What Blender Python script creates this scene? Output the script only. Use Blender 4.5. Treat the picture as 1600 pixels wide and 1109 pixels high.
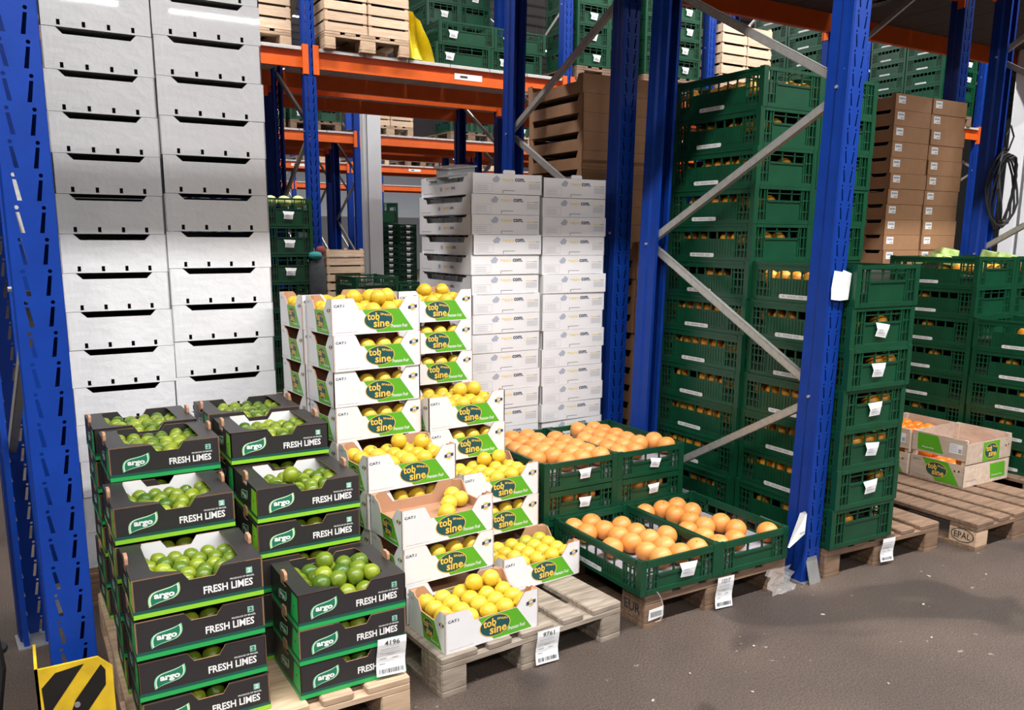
import bpy, bmesh, math, random
from mathutils import Vector, Matrix
for _o in list(bpy.data.objects): bpy.data.objects.remove(_o)
SC = bpy.context.scene
COL = SC.collection
rnd = random.Random(7)

# ------------------------------------------------------------------ camera
F_PX, YAW, PITCH, ROLL, CAM_H = 1305.43, 0.538679, 0.185571, 0.0051, 1.524
cam_data = bpy.data.cameras.new('camera')
cam = bpy.data.objects.new('camera', cam_data); COL.objects.link(cam)
cam_data.sensor_width = 36.0
cam_data.lens = F_PX / 1600 * 36.0
cam_data.shift_y = 60 / 1600
cam_data.clip_start = 0.05
fw = Vector((math.sin(YAW)*math.cos(PITCH), math.cos(YAW)*math.cos(PITCH), -math.sin(PITCH)))
rt = Vector((math.cos(YAW), -math.sin(YAW), 0)); up = rt.cross(fw)
r2 = rt*math.cos(ROLL) + up*math.sin(ROLL); u2 = -rt*math.sin(ROLL) + up*math.cos(ROLL)
mw = Matrix((r2, u2, -fw)).transposed().to_4x4(); mw.translation = (0, 0, CAM_H)
cam.matrix_world = mw
SC.camera = cam

# ------------------------------------------------------------------ view, world
SC.view_settings.view_transform = 'Standard'
SC.view_settings.look = 'None'
SC.view_settings.gamma = 1.0
SC.view_settings.use_curve_mapping = False
SC.view_settings.exposure = -0.30
W = bpy.data.worlds.new('hall_ambient'); SC.world = W; W.use_nodes = True
W.node_tree.nodes['Background'].inputs[0].default_value = (0.95, 0.97, 1.0, 1)
W.node_tree.nodes['Background'].inputs[1].default_value = 0.020

# ------------------------------------------------------------------ lamp rows: (y, z, xs, watts, length)
LAMP_Z = 5.6
LAMP_ROWS = [(0.55, LAMP_Z, (-3.4, -0.9, 1.6, 4.1, 6.6, 9.1), 262, 1.9),
             (-4.6, LAMP_Z, (-4.2, -1.5, 1.2, 3.9, 6.6, 9.3), 150, 1.9),
             (-10.0, LAMP_Z, (-4.2, -1.5, 1.2, 3.9, 6.6, 9.3), 110, 1.9),
             (6.15, LAMP_Z, (-1.0, 1.7, 4.4, 7.1, 9.8, 12.5), 175, 1.9),
             (10.9, LAMP_Z, (2.0, 4.7, 7.4, 10.1, 12.8), 110, 1.9),
             (16.6, LAMP_Z, (4.3, 7.4, 9.9, 12.3, 15.5), 120, 1.9),
             (21.8, LAMP_Z, (6.0, 9.5, 13.0, 16.5), 170, 1.9),
             (27.0, LAMP_Z, (8.0, 12.0, 16.0, 20.0), 300, 1.9)]

# ------------------------------------------------------------------ materials
MATS = {}
def mat(name, col, rough=0.6, metal=0.0, var=0.0, nscale=20.0, bump=0.0, bscale=60.0, coat=0.0,
        rand=0.0, col2=None, emit=None, spec=0.5, alpha=1.0, transmission=0.0):
    m = bpy.data.materials.new(name); m.use_nodes = True; MATS[name] = m
    nt = m.node_tree; n = nt.nodes; L = nt.links
    b = n['Principled BSDF']
    b.inputs['Base Color'].default_value = (*col, 1)
    b.inputs['Roughness'].default_value = rough
    b.inputs['Metallic'].default_value = metal
    b.inputs['Specular IOR Level'].default_value = spec
    b.inputs['Coat Weight'].default_value = coat
    b.inputs['Alpha'].default_value = alpha
    b.inputs['Transmission Weight'].default_value = transmission
    if emit:
        b.inputs['Emission Color'].default_value = (*emit[0], 1); b.inputs['Emission Strength'].default_value = emit[1]
    if var or bump or rand:
        tc = n.new('ShaderNodeTexCoord')
    if var:
        nz = n.new('ShaderNodeTexNoise'); nz.inputs['Scale'].default_value = nscale; nz.inputs['Detail'].default_value = 5
        L.new(tc.outputs['Object'], nz.inputs['Vector'])
        rp = n.new('ShaderNodeValToRGB'); rp.color_ramp.elements[0].position = 0.3; rp.color_ramp.elements[1].position = 0.7
        c2 = col2 or tuple(max(0, c*(1-var)) for c in col)
        rp.color_ramp.elements[0].color = (*c2, 1); rp.color_ramp.elements[1].color = (*col, 1)
        L.new(nz.outputs['Fac'], rp.inputs['Fac'])
        out = rp.outputs['Color']
    else:
        out = None
    if rand:
        oi = n.new('ShaderNodeObjectInfo')
        hs = n.new('ShaderNodeHueSaturation')
        mr = n.new('ShaderNodeMapRange'); mr.inputs['To Min'].default_value = 1-rand; mr.inputs['To Max'].default_value = 1+rand*0.6
        L.new(oi.outputs['Random'], mr.inputs['Value']); L.new(mr.outputs['Result'], hs.inputs['Value'])
        if out: L.new(out, hs.inputs['Color'])
        else: hs.inputs['Color'].default_value = (*col, 1)
        out = hs.outputs['Color']
    if out: L.new(out, b.inputs['Base Color'])
    if bump:
        nb = n.new('ShaderNodeTexNoise'); nb.inputs['Scale'].default_value = bscale; nb.inputs['Detail'].default_value = 4
        L.new(tc.outputs['Object'], nb.inputs['Vector'])
        bp = n.new('ShaderNodeBump'); bp.inputs['Strength'].default_value = bump; bp.inputs['Distance'].default_value = 0.01
        L.new(nb.outputs['Fac'], bp.inputs['Height']); L.new(bp.outputs['Normal'], b.inputs['Normal'])
    return m
def wood(name, c1, c2, sc=(6, 60, 60), rough=0.75, rand=0.12):
    m = mat(name, c1, rough=rough); nt = m.node_tree; n = nt.nodes; L = nt.links; b = n['Principled BSDF']
    tc = n.new('ShaderNodeTexCoord'); mp = n.new('ShaderNodeMapping'); mp.inputs['Scale'].default_value = sc
    L.new(tc.outputs['Object'], mp.inputs['Vector'])
    nz = n.new('ShaderNodeTexNoise'); nz.inputs['Scale'].default_value = 1.0; nz.inputs['Detail'].default_value = 7; nz.inputs['Distortion'].default_value = 0.6
    L.new(mp.outputs['Vector'], nz.inputs['Vector'])
    rp = n.new('ShaderNodeValToRGB'); e = rp.color_ramp.elements
    e[0].position = 0.3; e[0].color = (*c2, 1); e[1].position = 0.66; e[1].color = (*c1, 1)
    L.new(nz.outputs['Fac'], rp.inputs['Fac'])
    oi = n.new('ShaderNodeObjectInfo'); hs = n.new('ShaderNodeHueSaturation')
    mr = n.new('ShaderNodeMapRange'); mr.inputs['To Min'].default_value = 1-rand; mr.inputs['To Max'].default_value = 1+rand
    L.new(oi.outputs['Random'], mr.inputs['Value']); L.new(mr.outputs['Result'], hs.inputs['Value'])
    L.new(rp.outputs['Color'], hs.inputs['Color']); L.new(hs.outputs['Color'], b.inputs['Base Color'])
    bp = n.new('ShaderNodeBump'); bp.inputs['Strength'].default_value = 0.35; bp.inputs['Distance'].default_value = 0.004
    L.new(nz.outputs['Fac'], bp.inputs['Height']); L.new(bp.outputs['Normal'], b.inputs['Normal'])
    return m
def fruit(name, cA, cB, rough, bscale, bump, sss=0.0, spots=None):
    # cA..cB chosen per object, slow variation over the skin, fine pores
    m = mat(name, cA, rough=rough); nt = m.node_tree; n = nt.nodes; L = nt.links; b = n['Principled BSDF']
    tc = n.new('ShaderNodeTexCoord'); oi = n.new('ShaderNodeObjectInfo')
    nz = n.new('ShaderNodeTexNoise'); nz.noise_dimensions = '4D'; nz.inputs['Scale'].default_value = 22; nz.inputs['Detail'].default_value = 3
    L.new(tc.outputs['Object'], nz.inputs['Vector'])
    mw_ = n.new('ShaderNodeMath'); mw_.operation = 'MULTIPLY'; mw_.inputs[1].default_value = 50; L.new(oi.outputs['Random'], mw_.inputs[0]); L.new(mw_.outputs[0], nz.inputs['W'])
    ad = n.new('ShaderNodeMath'); ad.operation = 'ADD'; L.new(nz.outputs['Fac'], ad.inputs[0]); L.new(oi.outputs['Random'], ad.inputs[1])
    mr = n.new('ShaderNodeMapRange'); mr.inputs['From Min'].default_value = 0.45; mr.inputs['From Max'].default_value = 1.55; L.new(ad.outputs[0], mr.inputs['Value'])
    mx = n.new('ShaderNodeMix'); mx.data_type = 'RGBA'
    mx.inputs[6].default_value = (*cA, 1); mx.inputs[7].default_value = (*cB, 1)
    L.new(mr.outputs['Result'], mx.inputs[0])
    out = mx.outputs[2]
    L.new(out, b.inputs['Base Color'])
    nb = n.new('ShaderNodeTexVoronoi'); nb.inputs['Scale'].default_value = bscale
    L.new(tc.outputs['Object'], nb.inputs['Vector'])
    bp = n.new('ShaderNodeBump'); bp.inputs['Strength'].default_value = bump; bp.inputs['Distance'].default_value = 0.001
    L.new(nb.outputs['Distance'], bp.inputs['Height']); L.new(bp.outputs['Normal'], b.inputs['Normal'])
    b.inputs['Subsurface Weight'].default_value = sss
    b.inputs['Subsurface Radius'].default_value = (0.006, 0.004, 0.001)
    return m

mat('blue_paint', (0.004, 0.038, 0.27), rough=0.40, spec=0.25, var=0.18, nscale=9, bump=0.03)
def chips(m):
    # worn paint: small bare flecks
    nt = m.node_tree; n = nt.nodes; L = nt.links; b = n['Principled BSDF']
    src = b.inputs['Base Color'].links[0].from_socket
    tc = n.new('ShaderNodeTexCoord'); nz = n.new('ShaderNodeTexNoise'); nz.inputs['Scale'].default_value = 23; nz.inputs['Detail'].default_value = 6; nz.inputs['Roughness'].default_value = 0.65
    L.new(tc.outputs['Object'], nz.inputs['Vector'])
    rp = n.new('ShaderNodeValToRGB'); rp.color_ramp.elements[0].position = 0.735; rp.color_ramp.elements[1].position = 0.75
    L.new(nz.outputs['Fac'], rp.inputs['Fac'])
    mx = n.new('ShaderNodeMix'); mx.data_type = 'RGBA'; L.new(rp.outputs['Color'], mx.inputs[0]); L.new(src, mx.inputs[6]); mx.inputs[7].default_value = (0.55, 0.56, 0.58, 1)
    L.new(mx.outputs[2], b.inputs['Base Color'])
chips(M['blue_paint'] if 'M' in globals() else MATS['blue_paint'])
mat('galvanised', (0.50, 0.49, 0.46), rough=0.42, metal=0.55, var=0.2, nscale=40)
mat('orange_paint', (0.78, 0.125, 0.012), rough=0.42, var=0.12, nscale=8)
mat('zinc_shelf', (0.56, 0.54, 0.52), rough=0.5, var=0.15, nscale=15)
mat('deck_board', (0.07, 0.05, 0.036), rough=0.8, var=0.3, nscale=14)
mat('white_board', (0.78, 0.765, 0.77), rough=0.55, var=0.05, nscale=12, bump=0.02)
mat('white_wrapped', (0.76, 0.755, 0.77), rough=0.34, var=0.05, nscale=9, bump=0.42, bscale=22, coat=0.9)
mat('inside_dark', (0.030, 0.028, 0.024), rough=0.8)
mat('kraft', (0.36, 0.185, 0.090), rough=0.75, var=0.12, nscale=18, rand=0.05)
mat('kraft_lemon', (0.46, 0.25, 0.145), rough=0.75, var=0.10, nscale=18)
mat('black_board', (0.028, 0.025, 0.0255), rough=0.45, var=0.15, nscale=14, bump=0.02)
mat('white_liner', (0.80, 0.79, 0.78), rough=0.6)
mat('tray_paper', (0.34, 0.32, 0.36), rough=0.85, var=0.1, nscale=30)
mat('leaf_green', (0.030, 0.30, 0.075), rough=0.5)
mat('stripe_green', (0.020, 0.38, 0.085), rough=0.45)
mat('stripe_lime', (0.27, 0.60, 0.03), rough=0.45)
mat('stripe_teal', (0.010, 0.085, 0.065), rough=0.45)
mat('logo_green', (0.012, 0.18, 0.090), rough=0.45)
mat('logo_edge', (0.22, 0.66, 0.34), rough=0.45)
mat('logo_edge_lime', (0.40, 0.72, 0.30), rough=0.45)
mat('print_white', (0.84, 0.83, 0.82), rough=0.5)
mat('panel_green', (0.100, 0.385, 0.015), rough=0.5)
mat('ellipse_teal', (0.010, 0.075, 0.075), rough=0.5)
mat('print_yellow', (0.90, 0.56, 0.08), rough=0.5)
mat('print_navy', (0.025, 0.045, 0.085), rough=0.5)
mat('print_black', (0.030, 0.030, 0.032), rough=0.55)
mat('print_grey', (0.36, 0.37, 0.42), rough=0.55)
mat('print_pale', (0.52, 0.52, 0.55), rough=0.55)
mat('print_mint', (0.25, 0.55, 0.42), rough=0.5)
mat('crate_green', (0.004, 0.060, 0.025), rough=0.36, var=0.25, nscale=10, rand=0.10, bump=0.02)
mat('crate_teal', (0.006, 0.070, 0.062), rough=0.40, var=0.25, nscale=10, rand=0.10)
mat('paper', (0.80, 0.80, 0.80), rough=0.6, bump=0.25, bscale=25)
mat('strip_paper', (0.62, 0.62, 0.60), rough=0.5)
wood('pallet_fresh', (0.56, 0.40, 0.27), (0.38, 0.25, 0.155))
wood('pallet_old', (0.36, 0.30, 0.24), (0.165, 0.128, 0.094))
wood('pallet_brown', (0.25, 0.155, 0.100), (0.135, 0.080, 0.048))
wood('crate_wood', (0.72, 0.53, 0.37), (0.58, 0.40, 0.26), sc=(8, 50, 50), rough=0.65)
wood('ply_white', (0.62, 0.50, 0.40), (0.50, 0.38, 0.29), sc=(30, 8, 30), rough=0.6)
fruit('lime_skin', (0.042, 0.110, 0.008), (0.28, 0.34, 0.020), 0.28, 420, 0.25, sss=0.05)
fruit('lemon_skin', (0.67, 0.43, 0.026), (0.74, 0.53, 0.050), 0.36, 320, 0.35, sss=0.08)
fruit('lemon_skin_unripe', (0.40, 0.38, 0.025), (0.66, 0.50, 0.03), 0.36, 320, 0.35, sss=0.05)
fruit('grapefruit_skin', (0.72, 0.255, 0.048), (0.78, 0.33, 0.085), 0.40, 300, 0.35, sss=0.08)
fruit('mandarin_skin', (0.86, 0.17, 0.010), (0.90, 0.28, 0.015), 0.34, 300, 0.3, sss=0.05)
fruit('orange_skin', (0.84, 0.30, 0.018), (0.90, 0.42, 0.035), 0.40, 300, 0.35, sss=0.04)
mat('stem', (0.16, 0.17, 0.05), rough=0.8)
mat('ink', (0.16, 0.13, 0.05), rough=0.6)
mat('yellow_paint', (0.72, 0.47, 0.018), rough=0.45, var=0.30, nscale=18, bump=0.05)
mat('black_paint', (0.010, 0.009, 0.008), rough=0.35, var=0.3, nscale=30)
mat('steel_plate', (0.42, 0.42, 0.42), rough=0.4, metal=0.6, var=0.2, nscale=25)
mat('punnet_plastic', (0.42, 0.43, 0.42), rough=0.15, spec=0.8, coat=0.5, bump=0.5, bscale=60)
mat('clear_film', (0.75, 0.75, 0.75), rough=0.12, alpha=0.24, bump=0.9, bscale=40, coat=0.5)
mat('rubber', (0.010, 0.010, 0.011), rough=0.6)
mat('grey_cloth', (0.05, 0.055, 0.06), rough=0.9, var=0.3)
mat('teal_cloth', (0.02, 0.20, 0.20), rough=0.85)
mat('red_cloth', (0.22, 0.03, 0.02), rough=0.85)
mat('column_white', (0.82, 0.83, 0.85), rough=0.5, var=0.06, nscale=3)
mat('yellow_sheet', (0.75, 0.58, 0.01), rough=0.35, bump=0.6, bscale=14)
mat('lamp_body', (0.6, 0.6, 0.6), rough=0.4)
mat('tube_glow', (1, 1, 1), emit=((1.0, 0.97, 0.95), 9.0))
mat('pepper_orange', (0.80, 0.13, 0.008), rough=0.25)
mat('leaf_pack', (0.30, 0.50, 0.08), rough=0.3, var=0.5, nscale=25, col2=(0.65, 0.75, 0.35))
mat('lettuce', (0.50, 0.60, 0.12), rough=0.5, var=0.5, nscale=18, col2=(0.78, 0.76, 0.40), bump=0.6, bscale=25)
mat('wall_panel', (0.62, 0.66, 0.72), rough=0.6)
mat('wall_grey', (0.22, 0.22, 0.23), rough=0.7)
mat('roof_sheet', (0.30, 0.31, 0.32), rough=0.6, var=0.1, nscale=4)
mat('shade_load_grey', (0.20, 0.20, 0.21), rough=0.35, bump=0.3, bscale=12, coat=0.3)
mat('soft_yellow', (0.80, 0.62, 0.20), rough=0.5)
mat('emblem_grey', (0.40, 0.42, 0.50), rough=0.5)
mat('scrap', (0.42, 0.37, 0.30), rough=0.8)
M = MATS

def floor_material():
    m = mat('floor_asphalt', (0.15, 0.12, 0.105), rough=0.62); nt = m.node_tree; n = nt.nodes; L = nt.links; b = n['Principled BSDF']
    tc = n.new('ShaderNodeTexCoord')
    def noise(s, d, dist=0.0):
        z = n.new('ShaderNodeTexNoise'); z.inputs['Scale'].default_value = s; z.inputs['Detail'].default_value = d; z.inputs['Distortion'].default_value = dist
        L.new(tc.outputs['Object'], z.inputs['Vector']); return z
    def ramp(src, p0, c0, p1, c1):
        r = n.new('ShaderNodeValToRGB'); e = r.color_ramp.elements; e[0].position = p0; e[0].color = (*c0, 1); e[1].position = p1; e[1].color = (*c1, 1)
        L.new(src, r.inputs['Fac']); return r.outputs['Color']
    def mix(fac, a, bb, mode='MIX'):
        x = n.new('ShaderNodeMix'); x.data_type = 'RGBA'; x.blend_type = mode
        if isinstance(fac, float): x.inputs[0].default_value = fac
        else: L.new(fac, x.inputs[0])
        for i, v in ((6, a), (7, bb)):
            if isinstance(v, tuple): x.inputs[i].default_value = (*v, 1)
            else: L.new(v, x.inputs[i])
        return x.outputs[2]
    base = ramp(noise(150, 4).outputs['Fac'], 0.33, (0.048, 0.034, 0.0265), 0.68, (0.124, 0.090, 0.071))
    cloud = ramp(noise(1.6, 4, 0.4).outputs['Fac'], 0.35, (0.80, 0.80, 0.80), 0.65, (1.12, 1.10, 1.08))
    c = mix(1.0, base, cloud, 'MULTIPLY')
    stain = ramp(noise(1.1, 2, 0.8).outputs['Fac'], 0.565, (0, 0, 0), 0.60, (1, 1, 1))
    c = mix(stain, c, mix(1.0, c, (0.62, 0.62, 0.64), 'MULTIPLY'))
    pale = ramp(noise(26, 6).outputs['Fac'], 0.665, (0, 0, 0), 0.70, (1, 1, 1))
    zone = ramp(noise(3.2, 3).outputs['Fac'], 0.52, (0, 0, 0), 0.60, (1, 1, 1))
    c = mix(mix(1.0, pale, zone, 'MULTIPLY'), c, (0.24, 0.20, 0.165))
    L.new(c, b.inputs['Base Color'])
    bp = n.new('ShaderNodeBump'); bp.inputs['Strength'].default_value = 0.5; bp.inputs['Distance'].default_value = 0.004
    L.new(noise(230, 3).outputs['Fac'], bp.inputs['Height']); L.new(bp.outputs['Normal'], b.inputs['Normal'])
    return m
floor_material()

# ------------------------------------------------------------------ mesh builder
class MB:
    def __init__(s): s.v = []; s.f = []; s.m = []; s.mats = []
    def mi(s, name):
        if name not in s.mats: s.mats.append(name)
        return s.mats.index(name)
    def add(s, vs, fs, m):
        o = len(s.v); k = s.mi(m); s.v += [tuple(p) for p in vs]
        for f in fs: s.f.append(tuple(i+o for i in f)); s.m.append(k)
        return s
    def box(s, x0, x1, y0, y1, z0, z1, m, T=None, ch=0.0):
        vs = [(x0, y0, z0), (x1, y0, z0), (x1, y1, z0), (x0, y1, z0), (x0, y0, z1), (x1, y0, z1), (x1, y1, z1), (x0, y1, z1)]
        if T: vs = [T @ Vector(p) for p in vs]
        return s.add(vs, [(0, 3, 2, 1), (4, 5, 6, 7), (0, 1, 5, 4), (1, 2, 6, 5), (2, 3, 7, 6), (3, 0, 4, 7)], m)
    def cbox(s, x0, x1, y0, y1, z0, z1, m, c=0.004):
        # box with chamfered vertical and top edges
        a = [(x0+c, y0), (x1-c, y0), (x1, y0+c), (x1, y1-c), (x1-c, y1), (x0+c, y1), (x0, y1-c), (x0, y0+c)]
        i = [(x0+2*c, y0+c), (x1-2*c, y0+c), (x1-c, y0+2*c), (x1-c, y1-2*c), (x1-2*c, y1-c), (x0+2*c, y1-c), (x0+c, y1-2*c), (x0+c, y0+2*c)]
        vs = [(x, y, z0) for x, y in a] + [(x, y, z1-c) for x, y in a] + [(x, y, z1) for x, y in i]
        fs = [tuple(reversed(range(8))), tuple(range(16, 24))]
        for k in range(8):
            j = (k+1) % 8
            fs += [(k, j, 8+j, 8+k), (8+k, 8+j, 16+j, 16+k)]
        return s.add(vs, fs, m)
    def prism(s, pts, fn, t, m_face, m_side, m_back=None):
        # pts: 2-D outline (counter-clockwise seen from outside), fn(u, v, d): d = depth inwards
        n = len(pts)
        vs = [fn(u, v, 0) for u, v in pts] + [fn(u, v, t) for u, v in pts]
        tri = tess(pts)
        s.add(vs, tri, m_face)
        s.add(vs, [tuple(n+i for i in reversed(f)) for f in tri], m_back or m_side)
        s.add(vs, [(j, i, n+i, n+j) for i, j in ((k, (k+1) % n) for k in range(n))], m_side)
        return s
    def flat(s, pts, fn, d, m):
        return s.add([fn(u, v, d) for u, v in pts], tess(pts), m)
    def tube(s, p0, p1, r, m, n=8, caps=True):
        p0 = Vector(p0); p1 = Vector(p1); d = (p1-p0).normalized()
        a = d.orthogonal().normalized(); b = d.cross(a)
        vs = []
        for p in (p0, p1):
            for k in range(n):
                t = 2*math.pi*k/n; vs.append(p + (a*math.cos(t) + b*math.sin(t))*r)
        fs = [(k, (k+1) % n, n+(k+1) % n, n+k) for k in range(n)]
        if caps: fs += [tuple(reversed(range(n))), tuple(range(n, 2*n))]
        return s.add(vs, fs, m)
    def path(s, pts, r, m, n=7):
        for a, b in zip(pts, pts[1:]): s.tube(a, b, r, m, n)
        return s
    def mesh(s, name, smooth=False):
        me = bpy.data.meshes.new(name); me.from_pydata(s.v, [], s.f)
        for k in s.mats: me.materials.append(M[k])
        me.polygons.foreach_set('material_index', s.m)
        if smooth: me.polygons.foreach_set('use_smooth', [True]*len(s.f))
        me.update(); return me
def tess(pts):
    if len(pts) <= 4 and convex(pts): return [tuple(range(len(pts)))]
    from mathutils.geometry import tessellate_polygon
    out = []
    for t in tessellate_polygon([[Vector((u, v, 0)) for u, v in pts]]):
        a, b, c = (pts[i] for i in t)
        ar = (b[0]-a[0])*(c[1]-a[1]) - (b[1]-a[1])*(c[0]-a[0])
        if abs(ar) < 1e-12: continue
        out.append(tuple(t) if ar > 0 else (t[0], t[2], t[1]))
    return out
def convex(p):
    n = len(p)
    return all((p[(i+1) % n][0]-p[i][0])*(p[(i+2) % n][1]-p[(i+1) % n][1]) - (p[(i+1) % n][1]-p[i][1])*(p[(i+2) % n][0]-p[(i+1) % n][0]) > -1e-12 for i in range(n))
def rrect(u0, u1, v0, v1, r, n=4):
    out = []
    for cx, cy, a0 in ((u1-r, v0+r, -90), (u1-r, v1-r, 0), (u0+r, v1-r, 90), (u0+r, v0+r, 180)):
        for k in range(n+1):
            a = math.radians(a0 + 90*k/n); out.append((cx+r*math.cos(a), cy+r*math.sin(a)))
    return out
def ell(cx, cy, rx, ry, n=28): return [(cx+rx*math.cos(2*math.pi*k/n), cy+ry*math.sin(2*math.pi*k/n)) for k in range(n)]
def bez(pts, n=7):
    # closed outline from cubic segments: [(p0, c1, c2), ...]
    out = []
    for i, (p0, c1, c2) in enumerate(pts):
        p3 = pts[(i+1) % len(pts)][0]
        for k in range(n):
            t = k/n; q = 1-t
            out.append(tuple(q**3*a + 3*q*q*t*b + 3*q*t*t*c + t**3*d for a, b, c, d in zip(p0, c1, c2, p3)))
    return out

_txt = {}
def text2d(body, bold=0.0, shear=0.0):
    key = (body, bold, shear)
    if key in _txt: return _txt[key]
    cu = bpy.data.curves.new('lettering_source', 'FONT'); cu.body = body; cu.size = 1.0; cu.offset = bold; cu.shear = shear
    cu.resolution_u = 2; cu.fill_mode = 'FRONT'
    ob = bpy.data.objects.new('lettering_source', cu); COL.objects.link(ob)
    dg = bpy.context.evaluated_depsgraph_get()
    me = bpy.data.meshes.new_from_object(ob.evaluated_get(dg))
    vs = [(v.co.x, v.co.y) for v in me.vertices]; fs = [tuple(p.vertices) for p in me.polygons]
    bpy.data.objects.remove(ob); bpy.data.curves.remove(cu); bpy.data.meshes.remove(me)
    xs = [v[0] for v in vs]; ys = [v[1] for v in vs]
    x0, x1, y0, y1 = min(xs), max(xs), min(ys), max(ys)
    vs = [((x-x0)/(x1-x0), (y-y0)/(y1-y0)) for x, y in vs]
    _txt[key] = (vs, fs); return _txt[key]
def put_text(mb, body, u0, u1, v0, v1, fn, d, m, bold=0.0, shear=0.0, rise=0.0):
    vs, fs = text2d(body, bold, shear)
    mb.add([fn(u0+(u1-u0)*x, v0+(v1-v0)*y + rise*x, d) for x, y in vs], fs, m)

# ------------------------------------------------------------------ objects
def link(o, parent=None):
    COL.objects.link(o)
    if parent is not None: o.parent = parent
    return o
def tag(o, label, cat, group=None, kind=None):
    o['label'] = label; o['category'] = cat
    if group: o['group'] = group
    if kind: o['kind'] = kind
    return o
def thing(name, label, cat, loc=(0, 0, 0), rz=0.0, group=None, kind=None):
    o = bpy.data.objects.new(name, None); o.empty_display_size = 0.1; link(o)
    o.location = loc; o.rotation_euler = (0, 0, rz)
    return tag(o, label, cat, group, kind)
NTH = ['first', 'second', 'third', 'fourth', 'fifth', 'sixth', 'seventh', 'eighth', 'ninth', 'tenth', 'eleventh', 'twelfth']
def part(name, me, parent, loc=(0, 0, 0), rot=(0, 0, 0), label=None):
    o = bpy.data.objects.new(name, me); link(o, parent); o.location = loc; o.rotation_euler = rot
    if label: o['label'] = label
    return o
def solo(name, me, label, cat, loc=(0, 0, 0), rot=(0, 0, 0), group=None, kind=None):
    o = bpy.data.objects.new(name, me); link(o); o.location = loc; o.rotation_euler = rot
    return tag(o, label, cat, group, kind)
def structure(name, me, label, cat, loc=(0, 0, 0)):
    return solo(name, me, label, cat, loc, kind='structure')
ORD = ['topmost', 'second from the top', 'third from the top', 'fourth from the top', 'fifth from the top', 'sixth from the top',
       'seventh from the top', 'eighth from the top', 'ninth from the top', 'tenth from the top', 'eleventh from the top', 'twelfth from the top']
def from_top(k, n):
    # k counts from the bottom
    j = n-1-k
    if k == 0 and n > 1: return 'bottom one'
    return ORD[j] if j < len(ORD) else '%dth from the top' % (j+1) if j+1 not in (21, 22, 23) else {21: '21st', 22: '22nd', 23: '23rd'}[j+1] + ' from the top'

# ================================================================== SETTING
_m = MB(); _m.box(-30, 45, -14, 40, -0.2, 0.0, 'floor_asphalt')
structure('floor', _m.mesh('floor'), 'dark brownish-grey worn asphalt floor of the warehouse aisle', 'floor')
_m = MB(); _m.box(-30, 45, -14, 40, 7.6, 7.8, 'roof_sheet')
for k in range(60): _m.box(-30, 45, -14+k*0.9, -13.7+k*0.9, 7.54, 7.6, 'roof_sheet')
structure('ceiling', _m.mesh('ceiling'), 'grey ribbed sheet metal warehouse ceiling', 'ceiling')
_m = MB(); _m.box(-30, 45, 36.0, 36.2, 2.35, 7.6, 'wall_panel'); _m.box(-30, 45, 35.98, 36.2, 0, 2.35, 'wall_grey')
structure('wall_back', _m.mesh('wall_back'), 'pale far wall with a grey lower band behind the racks', 'wall')

# ================================================================== RACKING
UW, UD = 0.105, 0.11
def upright_mesh(name, H, holes=True, w=UW):
    bm = bmesh.new(); cell = 0.076
    n = int(H/cell) if holes else 1
    if holes:
        c = bmesh.new()
        def loop(pts):
            vs = [c.verts.new((x, 0, z)) for x, z in pts]
            return [c.edges.new((vs[i], vs[(i+1) % len(vs)])) for i in range(len(vs))]
        es = loop([(0, 0), (w, 0), (w, cell), (0, cell)])
        for sx in (-1, 1):
            cx = w/2 + sx*0.029
            es += loop([(cx+0.0052*math.cos(a), 0.0665+0.0052*math.sin(a)) for a in (k*math.pi/3 for k in range(6))])
            a = cx - sx*0.001; b = cx - sx*0.0085
            es += loop([(a-0.0042, 0.0555), (a+0.0042, 0.0555), (b+0.0050, 0.0065), (b-0.0050, 0.0065)])
        bmesh.ops.triangle_fill(c, use_beauty=True, use_dissolve=False, edges=es)
        cv = [v.co.copy() for v in c.verts]; cf = [[v.index for v in f.verts] for f in c.faces]; c.verts.index_update()
        cf = [[v.index for v in f.verts] for f in c.faces]; c.free()
        for k in range(n):
            vs = [bm.verts.new((p.x, p.y, p.z+k*cell)) for p in cv]
            for f in cf: bm.faces.new([vs[i] for i in f])
        HH = n*cell
    else:
        HH = H
        vs = [bm.verts.new(p) for p in ((0, 0, 0), (w, 0, 0), (w, 0, H), (0, 0, H))]; bm.faces.new(vs)
    for sx in (0, 1):
        prof = [(0, 0), (0, 0.052), (0.008, 0.066), (0.008, UD), (0.026, UD)]
        prof = [((p if sx == 0 else w-p), q) for p, q in prof]
        lo = [bm.verts.new((p, q, 0)) for p, q in prof]; hi = [bm.verts.new((p, q, HH)) for p, q in prof]
        for k in range(4): bm.faces.new((lo[k], lo[k+1], hi[k+1], hi[k]))
    bmesh.ops.remove_doubles(bm, verts=bm.verts, dist=1e-5)
    bmesh.ops.recalc_face_normals(bm, faces=bm.faces)
    bmesh.ops.solidify(bm, geom=list(bm.faces), thickness=0.0026)
    me = bpy.data.meshes.new(name); bm.to_mesh(me); bm.free(); me.materials.append(M['blue_paint'])
    return me
UP_HOLED = upright_mesh('rack_upright', 5.4)
UP_PLAIN = upright_mesh('rack_upright_plain', 5.4, False, 0.125)
_m = MB(); _m.box(-0.012, UW+0.012, -0.014, UD+0.02, 0, 0.006, 'steel_plate'); FOOT = _m.mesh('foot_plate')
_m = MB()
_m.prism([(0, 0), (0.078, 0), (0.078, 0.10), (0.070, 0.118), (0.008, 0.118), (0, 0.10)], lambda u, v, d: (u+0.014, -0.0035+d-(0.03*max(0, 0.03-v)/0.03), v), 0.003, 'steel_plate', 'steel_plate')
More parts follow.
